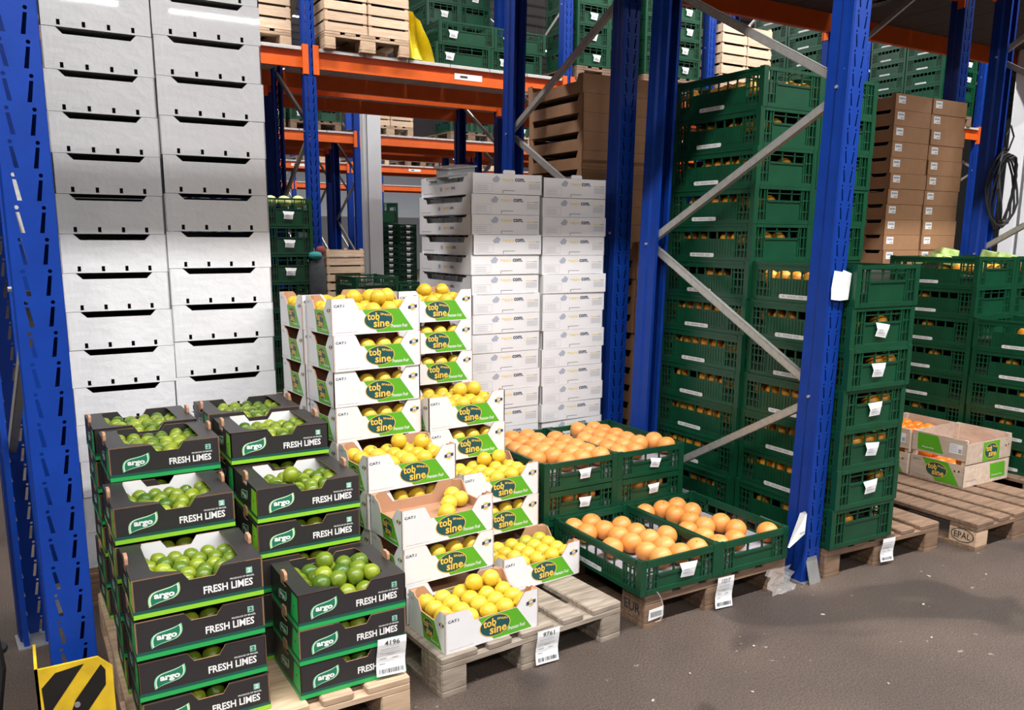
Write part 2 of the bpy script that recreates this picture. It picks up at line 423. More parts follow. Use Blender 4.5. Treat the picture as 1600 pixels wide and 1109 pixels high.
for bx_ in (0.03, 0.075): _m.tube((bx_, -0.0030, 0.085), (bx_, -0.008, 0.085), 0.005, 'steel_plate', 6)
SHOE = _m.mesh('foot_shoe')
_m = MB(); _m.tube((0, 0, 0), (0.010, 0, 0), 0.007, 'galvanised', 6); BOLT = _m.mesh('bolt')
def bar_mesh(p0, p1, w, t, m):
    # C-shaped brace: web plus two flanges, from p0 to p1 in a plane x = const
    p0 = Vector(p0); p1 = Vector(p1); d = (p1-p0); L = d.length; d.normalize()
    side = Vector((1, 0, 0)); nrm = d.cross(side)
    T = Matrix((side, d, nrm)).transposed().to_4x4(); T.translation = p0
    mb = MB()
    mb.box(-t/2, t/2, 0, L, -w/2, -w/2+0.003, m, T); mb.box(-t/2, t/2, 0, L, w/2-0.003, w/2, m, T); mb.box(-t/2, -t/2+0.003, 0, L, -w/2, w/2, m, T)
    return mb.mesh('brace')
def frame(x, y0, y1, label, rear_first=0.2, step=0.645, holed=True, lean=0.0, group=None, H=5.4, shoe=True, small=False, rz=0.0):
    t = thing('rack_frame', label, 'rack frame', (x, y0, 0), 0, group); t.rotation_euler = (0, lean, rz)
    me = UP_HOLED if holed else UP_PLAIN
    dep = y1-y0
    u_f = part('upright', me, t); u_r = part('upright', me, t, (UW, dep, 0), (0, 0, math.pi))
    part('foot_plate', FOOT, t); part('foot_plate', FOOT, t, (0, dep-UD, 0))
    if shoe: part('foot_shoe', SHOE, t)
    zs = []; z = rear_first; rear = True
    pts = []
    while z < H-0.2:
        pts.append((dep-0.05 if rear else 0.05, z)); rear = not rear; z += step
    for i, (a, b) in enumerate(zip(pts, pts[1:])):
        xx = UW/2 + (0.012 if i % 2 else -0.012)
        part('brace', bar_mesh((xx, a[0], a[1]+(0.02 if i else 0)), (xx, b[0], b[1]-0.02), 0.036, 0.026, 'galvanised'), t)
    if not small:
        for yy, z in pts:
            if yy < dep/2: part('bolt', BOLT, u_f, (-0.008, yy, z))
            else: part('bolt', BOLT, u_r, (UW-0.002, dep-yy, z))
    return t
def beam_parts(L, h, level_label=False):
    a = MB()
    a.box(0, L, 0, 0.045, 0, h*0.60, 'orange_paint'); a.box(0, L, 0.010, 0.045, h*0.60, h, 'orange_paint')
    b = MB(); b.box(-0.042, 0.010, -0.006, -0.001, -0.055, h+0.05, 'orange_paint'); b.box(-0.001, 0.004, -0.006, 0.05, -0.055, h+0.05, 'orange_paint')
    return a.mesh('beam_rail'), b.mesh('beam_connector')
_bm = {}
_m = MB(); _m.box(0, 0.3, -0.0015, 0, 0, 0.055, 'paper'); _m.box(0.06, 0.14, -0.002, -0.0015, 0.018, 0.038, 'print_black'); BEAM_LABEL = _m.mesh('location_label')
def beam(x0, x1, y, z_top, label, h=0.14, back=False, tagged=False, group=None):
    L = x1-x0; key = round(L, 3), h
    if key not in _bm: _bm[key] = beam_parts(L, h)
    rail, conn = _bm[key]
    t = thing('rack_beam', label, 'rack beam', (x0, y, z_top-h), 0, group)
    if back: t.rotation_euler = (0, 0, math.pi); t.location = (x1, y, z_top-h)
    rl = part('rail', rail, t); part('connector', conn, t, (0, -0.024, 0)); part('connector', conn, t, (L, -0.024, 0)).scale = (-1, 1, 1)
    if tagged: part('location_label', BEAM_LABEL, rl, (L*0.52, -0.001, h*0.3))
    return t
_dk = {}
def deck(x0, x1, y0, y1, z, label, m='zinc_shelf', group=None):
    # shelf of boards laid across two beams, every board a part
    L = x1-x0; n = max(3, int(round(L/0.45))); w = L/n; key = (round(w, 3), round(y1-y0, 3), m)
    if key not in _dk:
        b = MB(); b.cbox(0.004, w-0.004, 0, y1-y0, 0, 0.028, m, 0.003); _dk[key] = b.mesh('shelf_board')
    t = thing('shelf_deck', label, 'shelf', (x0, y0, z), 0, group)
    for k in range(n): part('board', _dk[key], t, (k*w, 0, 0))
    return t

Y1a, Y1b, Y2a, Y2b = 2.38, 3.53, 3.72, 4.92          # two rows standing back to back
FX = [-2.85, 0.006, 2.93, 5.88]
frame(FX[1], Y1a-0.02, Y1b, 'blue slotted rack frame at the left edge behind the yellow striped guard', 0.75, 0.64, rz=0.085)
frame(FX[2], Y1a-0.02, Y1b, 'blue rack frame between the grapefruit crates and the tall green crate stack', 0.2, 0.645, lean=0.030, rz=0.065)
frame(FX[3], Y1a, Y1b, 'blue rack frame at the right edge behind the coiled black cable', 0.1, 0.66, lean=0.012)
frame(FX[1], Y2a, Y2b, 'blue rack frame hidden left of the tall white carton stack', 0.28, 0.63)
frame(FX[2]-0.075, Y2a, Y2b, 'dark blue rack frame right of the white grape carton stack', 0.913, 0.633, lean=0.018, rz=0.03)
frame(FX[3], Y2a, Y2b, 'blue rack frame behind the right brown carton stack', 0.3, 0.64)
ZL = 3.30                                             # first beam level of the near double row
for i, nm in ((0, 'leftmost'), (1, 'middle'), (2, 'right')):
    xa, xb = FX[i]+UW, FX[i+1]
    for y, bk, w_ in ((Y1a, False, 'aisle side of the front row'), (Y1b, True, 'rear of the front row'), (Y2a, False, 'front of the second row'), (Y2b, True, 'rear of the second row')):
        beam(xa, xb, y+0.03 if not bk else y-0.03, ZL, 'orange beam overhead in the %s bay, %s' % (nm, w_), back=bk)
beam(FX[3]+UW, FX[3]+2.9, Y2b-0.03, ZL, 'orange beam overhead beyond the right blue frame', back=True)
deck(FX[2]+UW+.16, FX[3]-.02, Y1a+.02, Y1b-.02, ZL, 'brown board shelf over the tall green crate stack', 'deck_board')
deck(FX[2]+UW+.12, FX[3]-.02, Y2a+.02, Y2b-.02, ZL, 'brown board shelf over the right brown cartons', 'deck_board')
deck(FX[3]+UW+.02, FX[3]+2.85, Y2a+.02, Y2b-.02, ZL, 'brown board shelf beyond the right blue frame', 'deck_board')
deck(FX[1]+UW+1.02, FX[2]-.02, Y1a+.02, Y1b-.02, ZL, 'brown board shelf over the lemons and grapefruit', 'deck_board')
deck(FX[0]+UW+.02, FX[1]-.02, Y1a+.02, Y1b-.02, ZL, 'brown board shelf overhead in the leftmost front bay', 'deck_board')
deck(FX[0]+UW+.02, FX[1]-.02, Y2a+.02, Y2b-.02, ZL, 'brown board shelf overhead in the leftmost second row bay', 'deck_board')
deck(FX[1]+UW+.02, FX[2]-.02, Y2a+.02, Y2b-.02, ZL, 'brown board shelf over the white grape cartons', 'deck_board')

# rows across the aisles behind
Y3a, Y3b = 7.50, 8.62; Z3 = 3.10; FX3 = [-0.36, 2.36, 5.08, 7.06, 9.78, 12.50]
ROWS = [('third', Y3a, Y3b, FX3, Z3, True), ('fourth', 8.85, 9.95, FX3, Z3, False),
        ('fifth', 12.9, 14.0, [2.1, 4.82, 7.54, 10.26, 12.98], 3.08, False), ('sixth', 14.25, 15.35, [2.1, 4.82, 7.54, 10.26, 12.98], 3.08, False),
        ('seventh', 18.2, 19.3, [3.9, 6.62, 9.34, 12.06, 14.78], 3.08, False), ('ninth', 24.8, 25.9, [4.6, 7.32, 10.04, 12.76, 15.5], 3.05, False)]
PLACE = ['leftmost', 'second', 'third', 'fourth', 'fifth', 'sixth']
for rn, ya, yb, fxs, zt, hol in ROWS:
    for i, fx in enumerate(fxs):
        frame(fx, ya, yb, 'distant blue rack frame, %s from the left in the %s rack row' % (PLACE[i], rn), 0.35+0.1*(i % 3), 0.66, holed=hol, small=not hol, shoe=False)
    for i in range(len(fxs)-1):
        xa, xb = fxs[i]+0.125, fxs[i+1]
        beam(xa, xb, ya+0.02, zt, 'distant orange front beam, %s bay of the %s rack row' % (PLACE[i], rn), tagged=(rn in ('third', 'seventh')))
        beam(xa, xb, yb-0.02, zt, 'distant orange rear beam, %s bay of the %s rack row' % (PLACE[i], rn), back=True)
        deck(xa+.01, xb-.01, ya+.0, yb-.01, zt, 'grey shelf boards, %s bay of the %s rack row' % (PLACE[i], rn))

# white building column between the far rows
_m = MB()
_m.box(0, 0.20, 0, 0.012, 0, 7.5, 'column_white'); _m.box(0, 0.20, 0.188, 0.20, 0, 7.5, 'column_white'); _m.box(0.094, 0.106, 0.012, 0.188, 0, 7.5, 'column_white')
_m.box(-0.05, 0.0, 0.04, 0.16, 0, 7.5, 'column_white'); COLUMN = _m.mesh('steel_column')
solo('steel_column', COLUMN, 'white steel building column standing in the aisle behind the rack rows', 'column', (4.53, 11.60, 0))

# fluorescent fittings
_m = MB(); _m.box(-0.95, 0.95, -0.07, 0.07, 0.03, 0.10, 'lamp_body'); _m.box(-0.95, 0.95, -0.11, -0.06, 0.0, 0.035, 'lamp_body'); _m.box(-0.95, 0.95, 0.06, 0.11, 0.0, 0.035, 'lamp_body'); HOUS = _m.mesh('lamp_housing')
_m = MB(); _m.tube((-0.93, 0, 0.012), (0.93, 0, 0.012), 0.016, 'tube_glow', 10); TUBE = _m.mesh('lamp_tube')
_m = MB(); _m.tube((0, 0, 0.1), (0, 0, 2.0), 0.004, 'lamp_body', 5)
HANG = _m.mesh('hanger')
AISLE = ['over the camera aisle', 'behind the camera', 'far behind the camera', 'over the first aisle behind the racks', 'over the second aisle behind', 'over the third aisle behind', 'over the fourth aisle behind', 'by the far wall']
for ri, (ly, lz, xs, watt, ln) in enumerate(LAMP_ROWS):
    for i, lx in enumerate(xs):
        t = thing('fluorescent_lamp', 'fluorescent ceiling lamp %s, %s from the left' % (AISLE[ri], NTH[i]), 'lamp', (lx, ly, lz))
        part('housing', HOUS, t); part('tube', TUBE, t, (0, -0.03, 0)); part('tube', TUBE, t, (0, 0.03, 0)); part('hanger', HANG, t, (-.8, 0, 0)); part('hanger', HANG, t, (.8, 0, 0))
        ld = bpy.data.lights.new('lamp_light', 'AREA'); ld.shape = 'RECTANGLE'; ld.size = ln; ld.size_y = 0.16; ld.energy = watt
        ld.color = (1.0, 0.985, 0.975)
        lo = bpy.data.objects.new('lamp_light', ld); link(lo, t); lo.location = (0, 0, -0.012)

# ================================================================== PALLETS
_pal = {}; FIRST_BLOCK = {}
def pallet_meshes(m):
    if m in _pal: return _pal[m]
    d = {}
    for nm, (x, y, z) in dict(wide=(0.145, 1.2, 0.022), narrow=(0.10, 1.2, 0.022), cross=(0.8, 0.145, 0.022), block=(0.10, 0.145, 0.078), midblock=(0.145, 0.145, 0.078), runner=(0.10, 1.2, 0.022), midrunner=(0.145, 1.2, 0.022)).items():
        b = MB(); b.cbox(0, x, 0, y, 0, z, m, 0.005); d[nm] = b.mesh('pallet_' + nm)
    _pal[m] = d; return d
def pallet(x, y, label, m='pallet_brown', rz=0.0, z=0.0, group=None, simple=False):
    d = pallet_meshes(m); t = thing('pallet', label, 'pallet', (x, y, z), rz, group)
    for xx, k in ((0, 'wide'), (0.1875, 'narrow'), (0.3275, 'wide'), (0.5125, 'narrow'), (0.655, 'wide')):
        part('deck_board', d[k], t, (xx, 0, 0.122), (0, 0, rnd.uniform(-.003, .003)))
    for yy in (0, 0.5275, 1.055):
        part('cross_board', d['cross'], t, (0, yy, 0.100))
        for xx, k in ((0, 'block'), (0.3275, 'midblock'), (0.7, 'block')):
            bo = part('block', d[k], t, (xx, yy, 0.022))
            if xx == 0 and yy == 0: FIRST_BLOCK[t.name] = bo
    for xx, k in ((0, 'runner'), (0.3275, 'midrunner'), (0.7, 'runner')): part('bottom_board', d[k], t, (xx, 0, 0))
    return t
R5 = math.radians(4.5)
P_LIME = pallet(0.185, 2.272, 'pale fresh wooden pallet under the lime cartons', 'pallet_fresh')
P_LEM = pallet(1.118, 2.318, 'weathered grey wooden pallet under the lemon cartons', 'pallet_old', R5*0.9)
P_GRA = pallet(2.03, 2.372, 'brown wooden pallet under the grapefruit crates', 'pallet_brown')
P_GRE = pallet(3.060, 2.345, 'brown wooden pallet under the tall green crate stack', 'pallet_brown', -0.045)
P_EPA = pallet(3.985, 2.190, 'wooden pallet stamped EPAL with two wooden fruit boxes', 'pallet_brown')
pallet(4.97, 2.36, 'brown wooden pallet under the right green crate stacks', 'pallet_brown')
pallet(0.17, 3.69, 'wooden pallet under the tall white carton stack', 'pallet_brown')
pallet(1.97, 3.69, 'wooden pallet under the white grape cartons', 'pallet_brown')
pallet(3.10, 3.76, 'wooden pallet under the left brown carton stacks', 'pallet_brown')
pallet(5.04, 3.60, 'wooden pallet under the right brown carton stack', 'pallet_brown')
# stamps burnt into the blocks
_m = MB(); fnb = lambda u, v, d: (d, -u, v)
P_EPA_BLOCK = FIRST_BLOCK[P_EPA.name]; P_EPA_BLOCK.data = pallet_meshes('pallet_fresh')['block']
put_text(_m, 'EPAL', 0.030, 0.115, 0.030, 0.062, fnb, -0.0010, 'print_black', 0.01)
for rr, mm in ((1.0, 'print_black'), (0.90, 'pallet_fresh')):
    pass
_o = ell(0.0725, 0.046, 0.060, 0.036, 24); _i = ell(0.0725, 0.046, 0.055, 0.032, 24)
_m.add([fnb(u, v, -0.0009) for u, v in _o+_i], [(k, (k+1) % 24, 24+(k+1) % 24, 24+k) for k in range(24)], 'print_black')
part('stamp', _m.mesh('epal_stamp'), FIRST_BLOCK[P_EPA.name], (0, 0.145, -0.004), label='EPAL stamp on the corner block')
_m = MB(); put_text(_m, 'EUR', 0.02, 0.12, 0.030, 0.072, fnb, -0.0010, 'print_black', 0.01)
part('stamp', _m.mesh('eur_stamp'), FIRST_BLOCK[P_GRA.name], (0, 0.145, -0.004), label='EUR stamp on the corner block')

# ================================================================== FRUIT
def rev_mesh(name, prof, m, seg=14, ink=(), inkmat=None, bend=0.0):
    # prof: [(r, z)] from bottom pole to top pole
    mb = MB(); vs = []; n = len(prof)
    for r, z in prof:
        for k in range(seg):
            a = 2*math.pi*k/seg; vs.append((r*math.cos(a)+bend*z*z*20, r*math.sin(a), z))
    fs = []; fi = []
    for i in range(n-1):
        for k in range(seg):
            j = (k+1) % seg; f = (i*seg+k, i*seg+j, (i+1)*seg+j, (i+1)*seg+k)
            (fi if (i, k) in ink else fs).append(f)
    mb.add(vs, fs, m)
    o = len(mb.v)
    if fi: mb.add(vs, fi, inkmat)
    mb.add([vs[k] for k in range(seg)], [tuple(reversed(range(seg)))], m)
    mb.add([vs[(n-1)*seg+k] for k in range(seg)], [tuple(range(seg))], 'stem' if m != 'x' else m)
    return mb.mesh(name, True)
def ball_prof(r, zs=1.0, n=10, nip0=0.0, nip1=0.0, dim=0.0):
    out = []
    for i in range(n+1):
        t = -math.pi/2 + math.pi*i/n
        t = max(-math.pi/2+0.10, min(math.pi/2-0.10, t))
        rr = r*math.cos(t); z = r*zs*math.sin(t)
        if i == n: z += r*nip1; rr = r*0.10
        if i == n-1: z += r*nip1*0.35
        if i == 0: z -= r*nip0; rr = r*0.08
        if dim and i >= n-1: z -= r*dim
        out.append((rr, z))
    return out
LIME_S = [rev_mesh('small_lime_a', ball_prof(0.0232, 1.03, 10, 0.05, 0.08), 'lime_skin'), rev_mesh('small_lime_b', ball_prof(0.0222, 1.06, 10, 0.06, 0.09), 'lime_skin'), rev_mesh('small_lime_c', ball_prof(0.0236, 0.99, 10, 0.03, 0.03), 'lime_skin')]
LIME = [rev_mesh('lime_a', ball_prof(0.0285, 1.00, 10, 0.04, 0.07), 'lime_skin'), rev_mesh('lime_b', ball_prof(0.0275, 1.04, 10, 0.06, 0.08), 'lime_skin'), rev_mesh('lime_c', ball_prof(0.0290, 0.97, 10, 0.02, 0.03), 'lime_skin')]
LEMON = [rev_mesh('lemon_a', ball_prof(0.0312, 1.06, 12, 0.05, 0.15), 'lemon_skin', 16, ((6, 3), (6, 4)), 'ink'),
         rev_mesh('lemon_b', ball_prof(0.0318, 1.02, 12, 0.04, 0.13), 'lemon_skin', 16, ((7, 9), (5, 2)), 'ink'),
         rev_mesh('lemon_c', ball_prof(0.0308, 1.08, 12, 0.05, 0.15), 'lemon_skin', 16, ((6, 7),), 'ink'),
         rev_mesh('lemon_d', ball_prof(0.0314, 1.05, 12, 0.05, 0.15), 'lemon_skin', 16)]
LEMON_GREEN = [rev_mesh('lemon_unripe', ball_prof(0.0312, 1.06, 12, 0.05, 0.16), 'lemon_skin_unripe', 16)]
GRAPE = [rev_mesh('grapefruit_a', ball_prof(0.0475, 0.93, 12, dim=0.03), 'grapefruit_skin', 20), rev_mesh('grapefruit_b', ball_prof(0.0460, 0.90, 12, dim=0.04), 'grapefruit_skin', 20)]
ORANGE = [rev_mesh('orange_a', ball_prof(0.0400, 0.96, 10, dim=0.03), 'orange_skin', 14), rev_mesh('orange_b', ball_prof(0.0380, 0.94, 10, dim=0.03), 'orange_skin', 14)]
MANDARIN = [rev_mesh('mandarin_a', ball_prof(0.0385, 0.92, 10, dim=0.05), 'mandarin_skin', 14)]
def put_fruit(kind, meshes, p, rot, label, group, cat=None):
    return solo(kind, rnd.choice(meshes), label, cat or kind, p, rot, group)
def heap(T, spots, kind, meshes, what, where, group):
    # every fruit: (u, v, z, place phrase)
    for s in spots:
        p = T @ Vector(s[:3])
        if kind == 'lemon': rot = (rnd.uniform(-.25, .25), math.pi/2*rnd.choice((1, -1))+rnd.uniform(-.2, .2), rnd.uniform(-.28, .28))
        elif kind == 'lime': rot = (rnd.uniform(0, 6.28), rnd.uniform(0, 6.28), rnd.uniform(0, 6.28))
        else: rot = (rnd.uniform(-.35, .35), rnd.uniform(-.35, .35), rnd.uniform(0, 6.28))
        put_fruit(kind, meshes, p, rot, '%s, %s, %s' % (what, s[3], where), group)
def row_col(i, j, ni, nj):
    r = 'front row' if j == 0 else 'back row' if j == nj-1 else NTH[j]+' row'
    c = 'leftmost' if i == 0 else 'rightmost' if i == ni-1 else NTH[i]+' from left'
    return r + ' ' + c
def TM(x, y, z, rz=0.0):
    return Matrix.Translation((x, y, z)) @ Matrix.Rotation(rz, 4, 'Z')

# ================================================================== LIME CARTONS
LW, LD, LH = 0.345, 0.287, 0.112
def faces_fn(W_, D_, H_):
    return (lambda u, v, d: (u, d, v), lambda u, v, d: (d, D_-u, v), lambda u, v, d: (W_-d, u, v), lambda u, v, d: (W_-u, D_-d, v))
LEAF = bez([((0, 0), (-.06, .36), (-.02, .66)), ((.22, .74), (.45, .82), (.75, .80)), ((1, 1), (1.06, .62), (1.02, .40)), ((.80, .27), (.55, .17), (.25, .2))])
def leaf(mb, u0, v0, w, h, fn, edge):
    c = (.5, .5)
    for s, mm, d in ((1.0, edge, -.0004), (0.90, 'print_white', -.0006), (0.84, 'logo_green', -.0008)):
        mb.flat([(u0+w*(.5+(a-.5)*s), v0+h*(.5+(b-.48)*s)) for a, b in LEAF], fn, d, mm)
    put_text(mb, 'argo', u0+w*.17, u0+w*.84, v0+h*.30, v0+h*.62, fn, -.0011, 'print_white', 0.045)
def lime_meshes(var):
    W_, D_, H_ = LW, LD, LH; fr, lf, rg, bk = faces_fn(W_, D_, H_); t = 0.004
    ins = 'white_liner' if var == 'A' else 'black_board'
    bright = 'stripe_lime' if var == 'A' else 'stripe_green'
    b = MB()
    dip = [(0, 0), (W_, 0), (W_, H_), (.67*W_, H_), (.62*W_, H_-.026), (.42*W_, H_-.026), (.37*W_, H_), (0, H_)]
    b.prism(dip, fr, t, 'black_board', 'kraft', ins)
    b.prism(dip, bk, t, 'black_board', 'kraft', ins)
    side = [(0, 0), (D_, 0), (D_, H_), (.60*D_, H_), (.58*D_, H_-.018), (.40*D_, H_-.018), (.38*D_, H_), (0, H_)]
    b.prism([(u, v) for u, v in side], lf, t, 'black_board', 'kraft', ins); b.prism(side, rg, t, 'black_board', 'kraft', ins)
    b.box(t, W_-t, t, D_-t, 0.0, 0.004, 'black_board')
    body = b.mesh('lime_carton_body')
    f = MB()
    top = lambda u, v, d: (u, v, H_-d+0.0005)
    L_ = [(0, 0), (.37*W_, 0), (.36*W_, .010), (.185*W_, .040), (.16*W_, .058), (.16*W_, D_-.030), (.175*W_, D_-.004), (.18*W_, D_), (0, D_)]
    f.prism(L_, top, 0.003, 'black_board', 'kraft', 'black_board')
    left_fl = f.mesh('lime_carton_flange')
    f = MB(); f.prism([(W_-u, v) for u, v in reversed([((u if u > .3*W_ else u), v) for u, v in L_])], lambda u, v, d: top(u, v, d), 0.003, 'black_board', 'kraft', 'black_board')
    # right flange ends at 0.67 W
    f = MB(); R_ = [(W_-(u if u < .3*W_ else u-.04*W_), v) for u, v in reversed(L_)]
    f.prism(R_, top, 0.003, 'black_board', 'kraft', 'black_board'); right_fl = f.mesh('lime_carton_flange')
    def band(fn, ln):
        s = MB()
        s.add([fn(0, .001, -.0005), fn(ln, .001, -.0005), fn(ln, .014, -.0005), fn(0, .014, -.0005), fn(ln, .0235, -.0005), fn(0, .0235, -.0005)], [(0, 1, 2, 3)], bright)
        s.f.append((3, 2, 4, 5)); s.m.append(s.mi('stripe_teal')); return s.mesh('lime_carton_stripe')
    d_str = [band(fr, W_), band(lf, D_), band(rg, D_)]
    g = MB(); g.flat([(.74*D_, .024), (D_, .024), (D_, H_*.93), (.80*D_, H_*.93)], lf, -.0004, bright); panel_l = g.mesh('lime_carton_side_panel')
    g = MB(); g.flat(ell(.88*D_, .6*H_, .004, .004, 10), lf, -.0008, 'inside_dark'); dot = g.mesh('lime_carton_vent')
    g = MB(); g.flat([(0, .024), (.26*D_, .024), (.20*D_, H_*.93), (0, H_*.93)], rg, -.0004, bright); panel_r = g.mesh('lime_carton_side_panel')
    edge = 'logo_edge_lime' if var == 'A' else 'logo_edge'
    l = MB(); leaf(l, .115*W_, .027, .23*W_, .058, fr, edge); logo_f = l.mesh('lime_carton_logo')
    l = MB(); leaf(l, .30*D_, .030, .30*D_, .05, lf, edge); logo_s = l.mesh('lime_carton_logo')
    x = MB(); put_text(x, 'FRESH LIMES', .525*W_, .915*W_, .036, .0585, fr, -.0006, 'print_white', 0.028); let = x.mesh('lime_carton_lettering')
    x = MB(); put_text(x, 'PRODUCE OF BRAZIL', .735*W_, .93*W_, .0635, .0685, fr, -.0006, 'print_white', 0.015); org = x.mesh('lime_carton_origin')
    x = MB(); x.flat([(.865*W_, .073), (.915*W_, .073), (.915*W_, .091), (.865*W_, .091)], fr, -.0006, 'print_mint')
    put_text(x, '2', .875*W_, .905*W_, .076, .088, fr, -.0009, 'print_black' if var == 'B' else 'print_white', 0.02); icon = x.mesh('lime_carton_icon')
    k = MB(); k.prism(rrect(0, .044, 0, .032, .010), lambda u, v, d: (d, u, v), .009, 'kraft_lemon', 'kraft_lemon'); tabm = k.mesh('carton_tab')
    tr = MB(); tr.box(t, W_-t, t, D_-t, .040, .042, 'inside_dark'); tray = tr.mesh('lime_carton_tray')
    return dict(body=body, flange_l=left_fl, flange_r=right_fl, stripes=d_str, panel_l=panel_l, panel_r=panel_r, dot=dot, logo_f=logo_f, logo_s=logo_s, lettering=let, origin=org, icon=icon, tab=tabm, tray=tray)
LM = {v: lime_meshes(v) for v in 'AB'}
def lime_carton(x, y, z, rz, var, label, big=True):
    d = LM[var]; t = thing('lime_carton', label, 'carton', (x, y, z), rz, 'black lime cartons')
    b = part('body', d['body'], t); part('flange', d['flange_l'], t); part('flange', d['flange_r'], t)
    for q in d['stripes']: part('stripe', q, b)
    part('side_panel', d['panel_l'], b); part('side_panel', d['panel_r'], b); part('vent_hole', d['dot'], b)
    part('logo', d['logo_f'], b); part('logo', d['logo_s'], b); part('lettering', d['lettering'], b); part('origin_text', d['origin'], b); part('quality_mark', d['icon'], b)
    part('corner_tab', d['tab'], t, (-0.001, 0.125, LH-.006)); part('corner_tab', d['tab'], t, (LW-.008, 0.125, LH-.006))
    part('tray', d['tray'], t, (0, 0, 0 if big else .0075))
    return t
LIME_ST = [  # name, x, y, n, pitch, variants bottom to top, rz
    ('front left', .204, 2.312, 4, .1205, 'ABBA', 0.0), ('second row left', .196, 2.605, 5, .1195, 'ABBAA', 0.0), ('third row left', .224, 2.895, 6, .1180, 'ABABAB', 0.012), ('back row left', .205, 3.190, 6, .1195, 'ABABBB', 0.02),
    ('front right', .641, 2.303, 3, .1115, 'BBB', 0.0), ('second row right', .609, 2.598, 5, .1185, 'ABBAA', 0.0), ('third row right', .602, 2.886, 6, .1200, 'ABABBA', 0.0), ('back row right', .588, 3.180, 6, .1225, 'ABABBB', 0.0)]
for nm, x, y, n, pit, vs, rz in LIME_ST:
    for k in range(n):
        jx = rnd.uniform(-.003, .003)
        lime_carton(x+jx, y+rnd.uniform(-.003, .003), .1445+k*pit, rz+rnd.uniform(-.008, .008), vs[k], 'black lime carton, %s of the %s lime stack' % (from_top(k, n), nm), k < n-1 or nm == 'front right')
        T = TM(x+jx, y, .1445+k*pit, rz); grp = 'limes in the %s carton' % nm; wh = 'top carton of the %s lime stack' % nm
        if k == n-1:
            sp = []
            if nm == 'front right':
                for j in range(5):
                    for i in range(5): sp.append((.062+i*.0545+rnd.uniform(-.002, .002)-(0 if j % 2 else .004), .036+j*.0525+rnd.uniform(-.002, .002), .0715+rnd.uniform(-.001, .003), row_col(i, j, 5, 5)))
                up = [(.09, .062), (.145, .062), (.20, .062), (.255, .062), (.117, .115), (.172, .115), (.227, .115), (.145, .167), (.20, .167), (.255, .167)]
                sp += [(u+rnd.uniform(-.003, .003), v+rnd.uniform(-.003, .003), .110+rnd.uniform(0, .003), 'upper layer %s' % (NTH[q] + ' from front')) for q, (u, v) in enumerate(up)]
                sp += [(.131, .142, .148, 'highest of the heap')]
            else:
                for j in range(5 if vs[k] == 'A' else 6):
                    for i in range(6):
                        sp.append((.056+i*.0465+rnd.uniform(-.0015, .0015)+(.006 if j % 2 else -.006), .030+j*.0455+rnd.uniform(-.0015, .0015), .0735+rnd.uniform(-.003, .005), row_col(i, j, 6, 6)))
            heap(T, sp, 'lime', LIME if nm == 'front right' else LIME_S, 'lime', wh, grp)
            if nm == 'second row right':
                put_fruit('lime', LIME, T @ Vector((.140, .098, .118)), (1, .4, 2), 'single lime perched on the heap in the second row right lime carton', None)
        elif nm in ('front left', 'front right', 'second row right') or k >= n-2:
            heap(T, [(.145+q*.056, .040, .070, ('left', 'right')[q]+' glimpsed one') for q in range(2)], 'lime', LIME, 'lime', 'carton %s, %s lime stack' % (from_top(k, n), nm), 'limes in lower cartons of the %s stack' % nm)

# ================================================================== LEMON CARTONS
CW, CD, CH = 0.386, 0.256, 0.142
def logo_tob(mb, cx, cy, rx, ry, fn, d0=-.0008):
    mb.flat(ell(cx, cy, rx, ry), fn, d0, 'print_yellow'); mb.flat(ell(cx, cy, rx*.955, ry*.955), fn, d0-.0002, 'print_navy'); mb.flat(ell(cx, cy, rx*.93, ry*.93), fn, d0-.0004, 'ellipse_teal')
    for bold, mm, d in ((.050, 'print_black', d0-.0007), (.022, 'print_yellow', d0-.0010)):
        put_text(mb, 'tob', cx-rx*.78, cx+rx*.06, cy+ry*.00, cy+ry*.76, fn, d, mm, bold)
        put_text(mb, 'sine', cx-rx*.36, cx+rx*.74, cy-ry*.74, cy+ry*.02, fn, d, mm, bold)
    put_text(mb, 'SPAIN', cx+rx*.12, cx+rx*.80, cy+ry*.48, cy+ry*.70, fn, d0-.0010, 'print_yellow', .02, rise=-ry*.18)
def badge(mb, cx, cy, r, fn):
    mb.flat(ell(cx, cy, r, r, 18), fn, -.0006, 'print_yellow')
    mb.flat([(cx-r*1.35, cy-r*.55), (cx+r*1.35, cy-r*.2), (cx+r*1.35, cy+r*.62), (cx-r*1.35, cy+r*.30)], fn, -.0009, 'print_navy')
    mb.flat(ell(cx, cy, r*.62, r*.62, 16), fn, -.0011, 'print_grey')
    mb.flat([(cx-r*.45, cy-r*.05), (cx+r*.45, cy+r*.08), (cx+r*.45, cy+r*.28), (cx-r*.45, cy+r*.15)], fn, -.0013, 'print_white')
